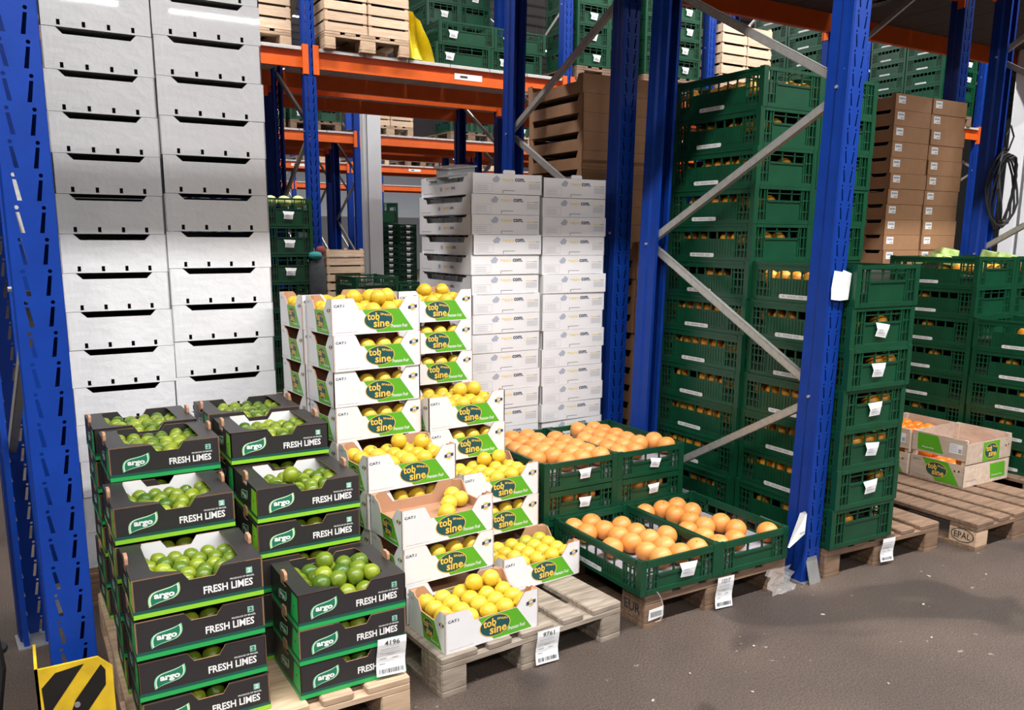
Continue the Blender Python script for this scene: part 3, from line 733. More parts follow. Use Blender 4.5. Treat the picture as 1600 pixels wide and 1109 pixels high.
def lemon_meshes():
    W_, D_, H_ = CW, CD, CH; fr, lf, rg, bk = faces_fn(W_, D_, H_); t = .005; d = {}
    fp = [(0, 0), (.97*W_, 0), (W_, .004), (W_, H_), (.850*W_, H_), (.835*W_, H_-.004), (.755*W_, .67*H_), (.30*W_, .67*H_), (.245*W_, H_-.004), (.23*W_, H_), (0, H_)]
    for nm, fn in (('front_wall', fr), ('back_wall', bk)):
        b = MB(); b.prism(fp, fn, t, 'white_board', 'kraft_lemon', 'kraft_lemon'); d[nm] = b.mesh('lemon_carton_'+nm)
    sp = [(0, 0), (D_, 0), (D_, H_), (.85*D_, H_), (.80*D_, .90*H_), (.70*D_, .66*H_), (.34*D_, .66*H_), (.26*D_, .90*H_), (.18*D_, .93*H_), (.15*D_, H_), (0, H_)]
    for nm, fn in (('left_wall', lf), ('right_wall', rg)):
        b = MB(); b.prism(sp, fn, t, 'white_board', 'kraft_lemon', 'kraft_lemon'); d[nm] = b.mesh('lemon_carton_'+nm)
    b = MB(); b.box(t, W_-t, t, D_-t, 0, .004, 'kraft_lemon'); d['base'] = b.mesh('lemon_carton_base')
    d['posts'] = []
    for cx in (0, 1):
        for cy in (0, 1):
            b = MB()
            q = [(t, t), (.032, t), (t, .032)]
            q = [((W_-p if cx else p), (D_-s if cy else s)) for p, s in q]
            vs = [(p, s, .004) for p, s in q] + [(p, s, H_-.002) for p, s in q]
            b.add(vs, [(0, 1, 2), (3, 5, 4), (0, 3, 4, 1), (1, 4, 5, 2), (2, 5, 3, 0)], 'kraft_lemon')
            d['posts'].append(b.mesh('lemon_carton_corner'))
    sub = d['sub'] = []
    def add(where, nm, b): sub.append((where, nm, b.mesh('lemon_carton_'+nm)))
    g = MB(); g.flat([(.500*W_, .004), (.925*W_, .004), (.755*W_, .668*H_), (.335*W_, .668*H_)], fr, -.0004, 'panel_green'); add('front_wall', 'green_panel', g)
    for w_, fn in (('left_wall', lf), ('right_wall', rg)):
        g = MB(); g.flat([(.42*D_, .004), (.90*D_, .004), (.70*D_, .655*H_), (.34*D_, .655*H_)], fn, -.0004, 'panel_green'); add(w_, 'green_panel', g)
    l = MB(); logo_tob(l, .516*W_, .375*H_, .167*W_, .275*H_, fr); add('front_wall', 'logo', l)
    l = MB(); logo_tob(l, .55*D_, .37*H_, .15*D_, .235*H_, lf); add('left_wall', 'logo', l)
    for w_, nm, body, u0, u1, v0, v1, fn, mm, bo, sh in (
        ('front_wall', 'grade_text', 'CAT.I', .025*W_, .135*W_, .77*H_, .84*H_, fr, 'print_navy', .02, 0), ('front_wall', 'website_text', 'www.tobsine.com', .035*W_, .28*W_, .065*H_, .095*H_, fr, 'print_grey', 0, 0),
        ('front_wall', 'slogan_text', 'Premium Fruit', .655*W_, .850*W_, .13*H_, .23*H_, fr, 'print_white', .012, .35), ('left_wall', 'website_text', 'www.tobsine.com', .05*D_, .30*D_, .07*H_, .10*H_, lf, 'print_grey', 0, 0),
        ('left_wall', 'slogan_text', 'Premium Fruit', .62*D_, .83*D_, .10*H_, .17*H_, lf, 'print_white', .012, .3), ('left_wall', 'grade_text', 'CAT.I', .06*D_, .16*D_, .80*H_, .87*H_, lf, 'print_grey', .02, 0)):
        x = MB(); put_text(x, body, u0, u1, v0, v1, fn, -.0008, mm, bo, sh); add(w_, nm, x)
    q = MB(); badge(q, .915*W_, .69*H_, .0150, fr); add('front_wall', 'badge', q)
    q = MB(); badge(q, .90*D_, .68*H_, .0115, lf); add('left_wall', 'badge', q)
    tr = MB(); tr.box(t, W_-t, t, D_-t, .054, .057, 'kraft_lemon'); d['tray'] = tr.mesh('lemon_carton_tray')
    return d
CM = lemon_meshes()
def lemon_carton(x, y, z, rz, label):
    t = thing('lemon_carton', label, 'carton', (x, y, z), rz, 'white lemon cartons')
    po = {k: part(k, CM[k], t) for k in ('front_wall', 'back_wall', 'left_wall', 'right_wall', 'base', 'tray')}
    for q in CM['posts']: part('corner_post', q, t)
    for w_, nm, me in CM['sub']: part(nm, me, po[w_])
    return t
LEM_ST = [('front left', 1.139, 2.338, 1), ('second row left', 1.112, 2.605, 3), ('third row left', 1.082, 2.862, 4), ('fourth row left', 1.052, 3.115, 8), ('rearmost left', 1.016, 3.385, 8),
          ('second row right', 1.553, 2.655, 1), ('third row right', 1.508, 2.905, 3), ('fourth row right', 1.462, 3.125, 5), ('rearmost right', 1.455, 3.415, 8)]
for nm, x, y, n in LEM_ST:
    for k in range(n):
        jx, jy, jr = rnd.uniform(-.004, .004), rnd.uniform(-.004, .004), R5+rnd.uniform(-.012, .012)
        z = .1445+k*.1425
        lemon_carton(x+jx, y+jy, z, jr, 'white lemon carton, %s of the %s lemon stack' % (from_top(k, n), nm) if n > 1 else 'white lemon carton standing alone as the %s one on its pallet' % nm)
        T = TM(x+jx, y+jy, z, jr); wh = 'top carton of the %s lemon stack' % nm if n > 1 else 'single %s lemon carton' % nm; grp = 'lemons in the %s carton' % nm
        if k == n-1:
            sp = []
            for j in range(4):
                for i in range(5):
                    u = .047+i*.0735+rnd.uniform(-.002, .002); v = .037+j*.0605+rnd.uniform(-.002, .002)
                    sp.append((u, v, .0890+rnd.uniform(0, .006), row_col(i, j, 5, 4)))
            ups = {'fourth row left': [(.157, .128), (.231, .067), (.231, .128), (.304, .128)], 'third row left': [(.231, .19), (.304, .128)], 'front left': [(.231, .19), (.304, .19)], 'third row right': [(.231, .19), (.304, .19)],
                   'rearmost right': [(.19, .10), (.28, .10)], 'fourth row right': [(.231, .128), (.304, .128)]}
            if nm == 'second row left': sp = [(.27, .13, .089, 'second from right'), (.336, .155, .089, 'rightmost by the wall'), (.21, .045, .089, 'leftmost by the front'), (.338, .217, .089, 'in the back corner')]
            else: sp += [(u+rnd.uniform(-.003, .003), v+rnd.uniform(-.003, .003), .134+rnd.uniform(0, .004), 'upper layer %s from front' % NTH[q % 8] + (' right' if q > 7 else '')) for q, (u, v) in enumerate(ups.get(nm, []))]
            if nm == 'second row right':
                gr = lambda s: s[1] > .18 and s[0] > .15
                heap(T, [s for s in sp if not gr(s)], 'lemon', LEMON, 'lemon', wh, grp)
                heap(T, [s for s in sp if gr(s)], 'lemon', LEMON_GREEN, 'greenish unripe lemon', wh, 'unripe lemons')
            else: heap(T, sp, 'lemon', LEMON, 'lemon', wh, grp)
        elif (nm in ('fourth row left', 'rearmost right') and k >= 4) or (nm in ('second row left', 'third row right', 'fourth row right', 'third row left') and k >= n-2):
            heap(T, [(.160+q*.0735, .037, .089, ('left', 'middle', 'right')[q] + ' glimpsed one') for q in range(3)], 'lemon', LEMON, 'lemon', 'carton %s, %s lemon stack' % (from_top(k, n), nm), 'lemons in lower cartons of the %s stack' % nm)

# ================================================================== GREEN PLASTIC CRATES
_cr = {}
def crate_meshes(W_, D_, H_, m='crate_green'):
    key = (W_, D_, H_, m)
    if key in _cr: return _cr[key]
    fr, lf, rg, bk = faces_fn(W_, D_, H_); d = {}
    low = H_ < .16
    p = .030
    w0, w1 = (.50*H_, .78*H_) if low else (.60*H_, .80*H_)
    def wall(fn, L, end):
        b = MB()
        def r(u0, u1, v0, v1, d0=0.0, d1=.010):
            vs = [fn(u, v, dd) for dd in (d0, d1) for u, v in ((u0, v0), (u1, v0), (u1, v1), (u0, v1))]
            b.add(vs, [(0, 1, 2, 3), (7, 6, 5, 4), (0, 4, 5, 1), (1, 5, 6, 2), (2, 6, 7, 3), (3, 7, 4, 0)], m)
        g = .056 if end else .082
        r(p, L-p, 0, .020, -.002, .012); r(p, L-p, (.80*H_ if low else H_-.016) if end else w1, H_, -.002, .010)
        if not end: r(p, L-p, H_-.012, H_, -.005, .0)
        r(p+g, L-p-g, .020, w0, .004, .010)
        r(p+g-.004, p+g+.004, .02, H_-.01, 0, .010); r(L-p-g-.004, L-p-g+.004, .02, H_-.01, 0, .010)
        n = 2 if end else 3
        for s in (0, 1):
            for k in range(n):
                u = p + (g-.006)*(k+.6)/n
                u = L-u if s else u
                r(u-.0035, u+.0035, .02, H_-.01, .001, .008)
            for v in ((.34*H_, .64*H_) if end else (.30*H_, .52*H_, .70*H_)):
                a, c = (p, p+g) if not s else (L-p-g, L-p)
                r(a, c, v-.003, v+.003, .002, .008)
        if end:
            r(p+g, L-p-g, w0-.004, w0+.006, 0, .010)
            if not low: r(p+g, L-p-g, .80*H_, .825*H_, .002, .008)
            cs = (p+g+(L-2*p-2*g)*.36, p+g+(L-2*p-2*g)*.72)
        else:
            nb = 5; cs = [p+g+(L-2*p-2*g)*(k+1)/(nb+1) for k in range(nb)]
            nr = 20
            for k in range(nr):
                u = p+g+(L-2*p-2*g)*(k+.5)/nr; r(u-.0022, u+.0022, .03, w0-.006, .0015, .005)
        for u in cs: r(u-.004, u+.004, w0, H_-.012, .002, .008)
        return b
    e0 = wall(fr, W_, True); e1 = wall(bk, W_, True); s0 = wall(lf, D_, False); s1 = wall(rg, D_, False)
    d['front_end'] = e0.mesh('crate_end_wall'); d['back_end'] = e1.mesh('crate_end_wall'); d['left_side'] = s0.mesh('crate_side_wall'); d['right_side'] = s1.mesh('crate_side_wall')
    b = MB()
    def lpost(bb, x, y, sx, sy):
        xs = sorted((x, x+sx*p)); ys = sorted((y, y+sy*.012)); bb.box(xs[0], xs[1], ys[0], ys[1], 0, H_+.004, m)
        xs = sorted((x, x+sx*.012)); ys = sorted((y+sy*.012, y+sy*p)); bb.box(xs[0], xs[1], ys[0], ys[1], 0, H_+.004, m)
    d['posts'] = []
    for sx, sy, x, y in ((1, 1, -.002, -.002), (-1, 1, W_+.002, -.002), (1, -1, -.002, D_+.002), (-1, -1, W_+.002, D_+.002)):
        bb = MB(); lpost(bb, x, y, sx, sy); lpost(b, x, y, sx, sy); d['posts'].append(bb.mesh('crate_corner_post'))
    fl = MB(); fl.box(.008, W_-.008, .008, D_-.008, .004, .010, m)
    for k in range(6): fl.box(.01, W_-.01, .05+k*(D_-.1)/5-.005, .05+k*(D_-.1)/5+.005, -.002, .004, m)
    d['floor'] = fl.mesh('crate_floor')
    # everything in one mesh for crates seen from far away
    one = MB()
    for q in (e0, e1, s0, s1, b, fl): one.add(q.v, q.f, m)
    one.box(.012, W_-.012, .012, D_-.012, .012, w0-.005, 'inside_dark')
    d['whole'] = one.mesh('crate_whole')
    st = MB()
    LS = .175; u0 = D_*.44-LS/2
    st.prism(rrect(u0, u0+LS, .016, .036, .008), lf, .001, 'strip_paper', 'strip_paper')
    for k in range(16):
        if k in (2, 3, 11): continue
        st.flat([(u0+.02+k*.008, .022), (u0+.0255+k*.008, .022), (u0+.0255+k*.008, .031), (u0+.02+k*.008, .031)], lf, -.0004, 'print_grey')
    d['strip'] = (st.mesh('crate_label_strip'))
    tg = MB()
    pts = [(0, 0), (.072, -.004), (.078, .034), (.088, .056), (-.006, .060), (.004, .03)]
    tg.prism(pts, lambda u, v, dd: (u, dd-.004*math.sin(v*60)-.004, v), .0008, 'paper', 'paper')
    for k in range(3): tg.flat([(.012, .012+k*.009), (.062-.01*k, .012+k*.009), (.062-.01*k, .016+k*.009), (.012, .016+k*.009)], lambda u, v, dd: (u, dd-.004*math.sin(v*60)-.004, v), -.0006, 'print_pale')
    d['tag'] = tg.mesh('crate_paper_tag')
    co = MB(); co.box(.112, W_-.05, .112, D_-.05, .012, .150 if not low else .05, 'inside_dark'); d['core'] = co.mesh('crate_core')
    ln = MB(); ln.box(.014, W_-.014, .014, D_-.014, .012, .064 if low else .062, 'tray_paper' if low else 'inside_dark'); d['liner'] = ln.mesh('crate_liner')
    _cr[key] = d; return d
def crate(x, y, z, W_, D_, H_, label, rz=0.0, strip=True, tagu=None, liner=True, group=None, m='crate_green', tagscale=1.0, liner_dz=0.0, core=False):
    d = crate_meshes(W_, D_, H_, m); t = thing('plastic_crate', label, 'crate', (x, y, z), rz, group)
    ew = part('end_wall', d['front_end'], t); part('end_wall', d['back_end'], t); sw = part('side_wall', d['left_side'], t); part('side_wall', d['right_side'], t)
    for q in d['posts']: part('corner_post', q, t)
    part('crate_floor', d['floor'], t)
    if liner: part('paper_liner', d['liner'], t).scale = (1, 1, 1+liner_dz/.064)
    if core: part('dark_filler', d['core'], t)  # dark block added in place of the inner fruit, stops see-through
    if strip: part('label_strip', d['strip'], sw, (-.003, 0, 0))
    if tagu is not None:
        o = part('paper_tag', d['tag'], ew, (tagu, -.002, .30*H_), (0, rnd.uniform(-.12, .12), 0), 'crumpled white paper tag'); o.scale = (tagscale,)*3
    return t
# --- grapefruit crates
GW, GD, GH = .408, .600, .141
GR = []
for nm, x, y, lv in (('front left', 1.998, 2.362, 1), ('front right', 2.410, 2.362, 1), ('back left', 1.945, 2.972, 3), ('back right', 2.352, 2.972, 3)):
    for k in range(lv):
        z = .1445+k*.1325
        crate(x, y, z, GW if lv == 1 else .402, GD, GH if lv == 1 else .128, ('low green crate of grapefruit, %s on the pallet' % nm) if lv == 1 else 'low green crate of grapefruit, %s in the %s stack' % (from_top(k, lv), nm), tagu={'front left': .20, 'front right': None}.get(nm, .19), tagscale=1.0 if lv == 1 else .75, group='grapefruit crates', liner_dz=0 if k == lv-1 else -.028)
        T = TM(x, y, z); sp = []
        if k == lv-1:
            for j in range(6):
                for i in range(4):
                    u = .058+i*.097+rnd.uniform(-.004, .004); v = .062+j*.095+rnd.uniform(-.004, .004)
                    if nm == 'front left' and (i, j) in ((0, 0), (0, 1), (0, 3), (3, 3), (3, 4), (3, 5), (2, 5), (3, 1)): continue
                    if nm == 'front right' and (i, j) not in ((0, 5), (1, 5), (1, 4), (1, 3), (2, 5), (2, 4), (0, 2), (1, 2), (2, 2), (2, 1), (0, 0), (1, 0), (0, 1), (3, 0)): continue
                    if nm == 'back right' and (i, j) in ((0, 4), (0, 5), (3, 2), (3, 3), (3, 4), (3, 5), (2, 0)): continue
                    if nm == 'back left' and (i, j) in ((0, 0), (3, 5)): continue
                    sp.append((u, v, .109+rnd.uniform(-.001, .004), row_col(i, j, 4, 6)))
            heap(T, sp, 'grapefruit', GRAPE, 'grapefruit', '%s green crate' % nm if lv == 1 else 'top crate of the %s stack' % nm, 'grapefruit in the %s crate' % nm)
        elif k == lv-2:
            heap(T, [(.075+i*.097, .062, .080, ('left', 'middle', 'right')[i]+' one behind the slots') for i in range(3)], 'grapefruit', GRAPE, 'grapefruit', 'lower %s grapefruit crate' % nm, 'grapefruit in the lower %s crate' % nm)
# --- tall green stack right of the upright
TW, TD, TH, TP = .415, .600, .180, .1808
for nm, x, y, n in (('front', 3.058, 2.325, 7), ('rear left', 3.050, 2.932, 12), ('rear right', 3.470, 2.932, 12)):
    for k in range(n):
        z = .1445+k*TP
        tg_ = None
        if nm == 'front' and k < n-1 and k > 0: tg_ = .165+rnd.uniform(-.02, .02)
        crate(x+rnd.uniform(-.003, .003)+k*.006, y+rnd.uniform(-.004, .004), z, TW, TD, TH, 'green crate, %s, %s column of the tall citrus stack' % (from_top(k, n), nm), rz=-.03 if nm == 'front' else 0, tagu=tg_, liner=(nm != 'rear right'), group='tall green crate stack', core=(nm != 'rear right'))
        if nm == 'rear right': continue
        T = TM(x+k*.006, y, z, -.03 if nm == 'front' else 0); sp = []
        for j in range(7):
            if rnd.random() < .22: continue
            sp.append((.060+rnd.uniform(-.002, .004), .06+j*.080+rnd.uniform(-.006, .006), .103+rnd.uniform(-.001, .006), '%s from aisle' % NTH[j]))
        if nm == 'front' or k >= 7:
            for i in range(3):
                if rnd.random() < .45: continue
                sp.append((.155+i*.09, .058, .103+rnd.uniform(-.001, .004), 'end slot %s' % ('left', 'middle', 'right')[i]))
        heap(T, sp, 'orange', ORANGE, 'orange fruit', 'crate %s, %s column, tall stack' % (from_top(k, n), nm), 'fruit in the tall green stack')
# --- crate stacks at the right edge
for nm, x, y, n in (('front left', 5.05, 2.33, 5), ('front right', 5.46, 2.33, 5), ('rear left', 5.05, 2.945, 7), ('rear right', 5.46, 2.945, 7)):
    for k in range(n):
        crate(x, y+rnd.uniform(-.004, .004), .1445+k*.181, .405, TD, TH, 'green crate, %s, %s column of the right edge stack' % (from_top(k, n), nm), group='right edge crate stack', liner=True, core=k < n-1)
        if k == n-1 and nm.startswith('rear'):
            T = TM(x, y, .1445+k*.181)
            heap(T, [(.07+rnd.uniform(-.004, .004), .08+q*.09, .106, NTH[q]+' along the side') for q in range(3)] + [(.2, .06, .106, 'left end'), (.29, .06, .106, 'right end')], 'orange', ORANGE, 'orange fruit', 'top %s crate at the right edge' % nm, 'fruit in the top crates at the right edge')
        elif nm == 'rear left' or (nm == 'front left'):
            T = TM(x, y, .1445+k*.181)
            heap(T, [(.062, .2+.2*rnd.random(), .105, 'behind the slots')], 'orange', ORANGE, 'single orange fruit', 'crate %s, %s column, right edge' % (from_top(k, n), nm), 'single fruit at the right edge')

# ================================================================== TALL WHITE CARTONS
_wc = {}
def white_carton_meshes(W_):
    if W_ in _wc: return _wc[W_]
    D_, H_ = .40, .1508; fr, lf, rg, bk = faces_fn(W_, D_, H_); t = .005; d = {}; mm = 'white_wrapped'
    b = MB(); holes = [.16*W_, .38*W_, .60*W_, .82*W_]; hw = .0060
    b.prism([(0, 0), (W_, 0), (W_, .006), (0, .006)], fr, t, mm, mm)
    e = 0.0
    for h in holes+[None]:
        e2 = (h-hw) if h else W_
        b.prism([(e, .006), (e2, .006), (e2, .026), (e, .026)], fr, t, mm, mm); e = (h+hw) if h else 0
    b.prism([(0, .026), (W_, .026), (W_, H_-.001), (.845*W_, H_-.001), (.79*W_, H_-.024), (.19*W_, H_-.024), (.13*W_, H_-.001), (0, H_-.001)], fr, t, mm, mm)
    d['front_wall'] = b.mesh('white_carton_front')
    b = MB()
    for fn, L in ((lf, D_), (rg, D_), (bk, W_)): b.prism([(0, 0), (L, 0), (L, H_-.001), (0, H_-.001)], fn, t, mm, mm)
    b.box(t, W_-t, t, D_-t, 0, .004, mm); d['body'] = b.mesh('white_carton_body')
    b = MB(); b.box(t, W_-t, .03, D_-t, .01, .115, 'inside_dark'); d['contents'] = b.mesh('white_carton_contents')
    _wc[W_] = d; return d
for nm, x, w, y0, zb in (('left', .176, .388, 3.700, .020), ('right', .566, .418, 3.700, .033)):
    _m = MB(); _m.cbox(0, w, 0, .40, 0, zb-.001, 'kraft', .003)
    solo('spacer_board', _m.mesh('spacer_board'), 'brown spacer board under the %s column of the tall white stack' % nm, 'board', (x, y0, .1445))
    d = white_carton_meshes(w)
    for k in range(17):
        t = thing('white_carton', 'tall white carton stack, %s column, %s' % (nm, from_top(k, 17)), 'carton', (x+rnd.uniform(-.003, .003), y0+rnd.uniform(-.003, .003), .1445+zb+k*.1513), rnd.uniform(-.004, .004), 'tall white carton stack')
        part('front_wall', d['front_wall'], t); part('body', d['body'], t); part('contents', d['contents'], t)

# ================================================================== WHITE GRAPE CARTONS
EW, ED, EH = .405, .60, .0985
def grape_carton_meshes():
    W_, D_, H_ = EW, ED, EH; fr, lf, rg, bk = faces_fn(W_, D_, H_); t = .005; d = {}
    b = MB()
    b.prism([(0, 0), (W_, 0), (W_, H_-.001), (0, H_-.001)], fr, t, 'white_board', 'white_board'); b.prism([(0, 0), (W_, 0), (W_, H_-.001), (0, H_-.001)], bk, t, 'white_board', 'white_board')
    sp = [(0, 0), (D_, 0), (D_, H_), (.93*D_, H_), (.91*D_, H_-.014), (.86*D_, H_-.016), (.84*D_, H_-.040), (.16*D_, H_-.040), (.14*D_, H_-.016), (.09*D_, H_-.014), (.07*D_, H_), (0, H_)]
    b.prism(sp, lf, t, 'white_board', 'white_board'); b.prism(sp, rg, t, 'white_board', 'white_board'); b.box(t, W_-t, t, D_-t, 0, .004, 'white_board')
    d['body'] = b.mesh('grape_carton_body')
    b = MB(); top = lambda u, v, dd: (u, v, H_-dd)
    b.prism([(t, t), (.028, t), (.028, D_-t), (t, D_-t)], top, .003, 'white_board', 'white_board')
    d['flange'] = b.mesh('grape_carton_flange')
    sub = d['sub'] = []
    x = MB()
    for cx, cy, r in ((.33, .74, .012), (.35, .66, .010), (.315, .64, .009), (.365, .75, .009), (.30, .69, .008), (.345, .82, .009)): x.flat(ell(cx*W_, cy*H_, r, r*.9, 9), fr, -.0004-.00002*cx*10, 'emblem_grey')
    sub.append(('emblem', x.mesh('grape_emblem')))
    x = MB(); put_text(x, '+euro', .42*W_, .585*W_, .63*H_, .79*H_, fr, -.0006, 'soft_yellow', .02); sub.append(('yellow_text', x.mesh('grape_yellow_text')))
    x = MB(); put_text(x, 'com.', .60*W_, .745*W_, .63*H_, .80*H_, fr, -.0006, 'print_navy', .035); sub.append(('dark_text', x.mesh('grape_dark_text')))
    x = MB()
    for k in range(5): x.flat([(.80*W_, (.28+k*.06)*H_), (.965*W_, (.28+k*.06)*H_), (.965*W_, (.31+k*.06)*H_), (.80*W_, (.31+k*.06)*H_)], fr, -.0006, 'print_pale')
    sub.append(('small_print', x.mesh('grape_small_print')))
    x = MB(); x.flat([(.80*W_, .62*H_), (.90*W_, .62*H_), (.90*W_, .66*H_), (.80*W_, .66*H_)], fr, -.0006, 'soft_yellow'); x.flat([(.905*W_, .62*H_), (.965*W_, .62*H_), (.965*W_, .66*H_), (.905*W_, .66*H_)], fr, -.0006, 'print_grey'); sub.append(('website_text', x.mesh('grape_website')))
    x = MB(); o = [(.05, .10), (.285, .10), (.285, .50), (.05, .50)]
    for (a, b_), (c, e) in zip(o, o[1:]+o[:1]):
        x.flat([(min(a, c)*W_-.0007, min(b_, e)*H_-.0007), (max(a, c)*W_+.0007, min(b_, e)*H_-.0007), (max(a, c)*W_+.0007, max(b_, e)*H_+.0007), (min(a, c)*W_-.0007, max(b_, e)*H_+.0007)], fr, -.0006, 'print_pale')
    for k in range(3): x.flat([(.07*W_, (.17+k*.10)*H_), (.22*W_, (.17+k*.10)*H_), (.22*W_, (.20+k*.10)*H_), (.07*W_, (.20+k*.10)*H_)], fr, -.0006, 'print_pale')
    sub.append(('printed_frame', x.mesh('grape_printed_frame')))
    x = MB(); x.flat(ell(.42*D_, .32*H_, .014, .012, 10), lf, -.0006, 'print_grey'); sub.append(('emblem', x.mesh('grape_emblem')))
    x = MB(); put_text(x, 'euro', .50*D_, .60*D_, .26*H_, .40*H_, lf, -.0006, 'print_yellow', .02); sub.append(('yellow_text', x.mesh('grape_yellow_text')))
    x = MB(); put_text(x, 'com.', .62*D_, .70*D_, .26*H_, .40*H_, lf, -.0006, 'print_navy', .02); sub.append(('dark_text', x.mesh('grape_dark_text')))
    x = MB(); x.flat([(.05*D_, .13*H_), (.25*D_, .13*H_), (.25*D_, .16*H_), (.05*D_, .16*H_)], lf, -.0006, 'print_grey'); sub.append(('website_text', x.mesh('grape_website')))
    b = MB(); b.prism([(.43*W_, -.001), (.60*W_, -.001), (.60*W_, .013), (.585*W_, .018), (.445*W_, .018), (.43*W_, .013)], lambda u, v, dd: (u, dd-.0015, v), .003, 'white_board', 'kraft'); d['tab'] = b.mesh('grape_carton_tab')
    b = MB(); b.box(.430*W_, .600*W_, -.0004, .001, .0165, .0185, 'inside_dark'); b.box(.427*W_, .433*W_, -.0004, .001, .004, .0175, 'inside_dark'); d['slot'] = b.mesh('grape_carton_slot')
    return d
EM = grape_carton_meshes()
_m = MB()
_m.prism(rrect(0, .15, 0, .10, .02), lambda u, v, dd: (u, v, .074-dd), .074, 'punnet_plastic', 'punnet_plastic')
_m.prism(rrect(-.005, .155, -.006, .106, .02), lambda u, v, dd: (u, v, .080-dd), .006, 'punnet_plastic', 'punnet_plastic')
for k in range(3): _m.box(.02+k*.040, .045+k*.040, .02, .08, .078, .085, 'punnet_plastic')
PUN = _m.mesh('punnet')
for nm, x, n in (('left', 1.975, 17), ('right', 2.392, 17)):
    for k in range(n):
        z = .1445+k*.0992 - (.0005*k if nm == 'right' else 0); jx = rnd.uniform(-.006, .006); rz = rnd.uniform(-.012, .012)
        t = thing('grape_carton', 'white grape carton with yellow print, %s in the %s column' % (from_top(k, n), nm), 'carton', (x+jx, 3.70+rnd.uniform(-.006, .006), z), rz, 'white grape cartons')
        bo = part('body', EM['body'], t); part('flange', EM['flange'], t); part('flange', EM['flange'], t, (EW-.033, 0, 0))
        for nm_, me in EM['sub']: part(nm_, me, bo)
        part('slot', EM['slot'], bo)
        if k == n-1: part('tab', EM['tab'], t, (0, 0, EH))
        if nm == 'left' and k >= n-8:
            for q in range(3):
                solo('punnet', PUN, 'grey punnet, %s, inside left column grape carton, %s' % (('front', 'middle', 'rear')[q], from_top(k, n)), 'punnet', (x+jx+.130, 3.70+.06+q*.165, z+.0045), (0, 0, math.pi/2), 'punnets in the %s left grape carton' % from_top(k, n))
_m = MB()
_m.prism(rrect(0, .19, 0, .12, .02), lambda u, v, dd: (u, v, .085-dd), .085, 'punnet_plastic', 'punnet_plastic'); _m.prism(rrect(-.01, .20, -.01, .13, .02), lambda u, v, dd: (u, v, .092-dd), .007, 'punnet_plastic', 'punnet_plastic')
solo('punnet', _m.mesh('large_punnet'), 'clear grey plastic punnet sticking out of the topmost left grape carton', 'punnet', (2.02, 4.02, .1445+16*.0992+.050), (0.10, -.12, .25))

# ================================================================== BROWN CARTONS
_bc = {}
def brown_meshes(W_, D_, H_, lab):
    key = (W_, D_, H_, lab)
    if key in _bc: return _bc[key]
    fr, lf, rg, bk = faces_fn(W_, D_, H_); t = .006; d = {}; b = MB()
    b.prism([(0, 0), (W_, 0), (W_, H_-.001), (0, H_-.001)], fr, t, 'kraft', 'kraft'); b.prism([(0, 0), (W_, 0), (W_, H_-.001), (0, H_-.001)], bk, t, 'kraft', 'kraft')
    if lab: sp = [(0, 0), (D_, 0), (D_, H_), (.92*D_, H_), (.88*D_, H_-.022), (.55*D_, H_-.022), (.50*D_, H_), (0, H_)]
    else: sp = [(0, 0), (D_, 0), (D_, H_), (.93*D_, H_), (.90*D_, .62*H_), (.10*D_, .62*H_), (.07*D_, H_), (0, H_)]
    b.prism(sp, lf, t, 'kraft', 'kraft', 'inside_dark'); b.prism(sp, rg, t, 'kraft', 'kraft', 'inside_dark'); b.box(t, W_-t, t, D_-t, 0, .004, 'kraft')
    d['body'] = b.mesh('brown_carton_body')
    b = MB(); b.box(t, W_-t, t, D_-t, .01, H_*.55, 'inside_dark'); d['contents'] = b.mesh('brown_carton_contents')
    if lab:
        b = MB(); b.flat([(.08*W_, .40*H_), (.265*W_, .40*H_), (.265*W_, .86*H_), (.08*W_, .86*H_)], fr, -.0006, 'paper')
        b.flat([(.10*W_, .64*H_), (.245*W_, .64*H_), (.245*W_, .76*H_), (.10*W_, .76*H_)], fr, -.001, 'print_grey'); b.flat([(.17*W_, .46*H_), (.245*W_, .46*H_), (.245*W_, .53*H_), (.17*W_, .53*H_)], fr, -.001, 'print_grey')
        d['label'] = b.mesh('brown_carton_label')
    _bc[key] = d; return d
def brown(x, y, z, W_, D_, H_, label, lab, group, rz=0.0):
    d = brown_meshes(W_, D_, H_, lab); t = thing('brown_carton', label, 'carton', (x, y, z), rz, group)
    part('body', d['body'], t); part('contents', d['contents'], t)
    if lab: part('paper_label', d['label'], t)
for nm, x in (('left', 5.040), ('right', 5.437)):
    for k in range(23):
        brown(x+rnd.uniform(-.005, .005), 3.60+rnd.uniform(-.004, .004), .1445+k*.1003, .392, .30, .0995, 'brown labelled carton, %s column of the right brown stack, %s' % (nm, from_top(k, 23)), True, 'right brown cartons')
for k in range(21):
    brown(3.075+rnd.uniform(-.008, .008), 4.33, .1445+k*.112, .56, .62, .1115, 'brown open-sided carton, %s in the stack behind the white grape cartons' % from_top(k, 21), False, 'left brown cartons')
for k in range(13):
    brown(3.085+rnd.uniform(-.008, .008), 3.78, .1445+k*.104, .42, .50, .1035, 'small brown carton, %s, between the two dark blue uprights' % from_top(k, 13), False, 'low brown cartons')

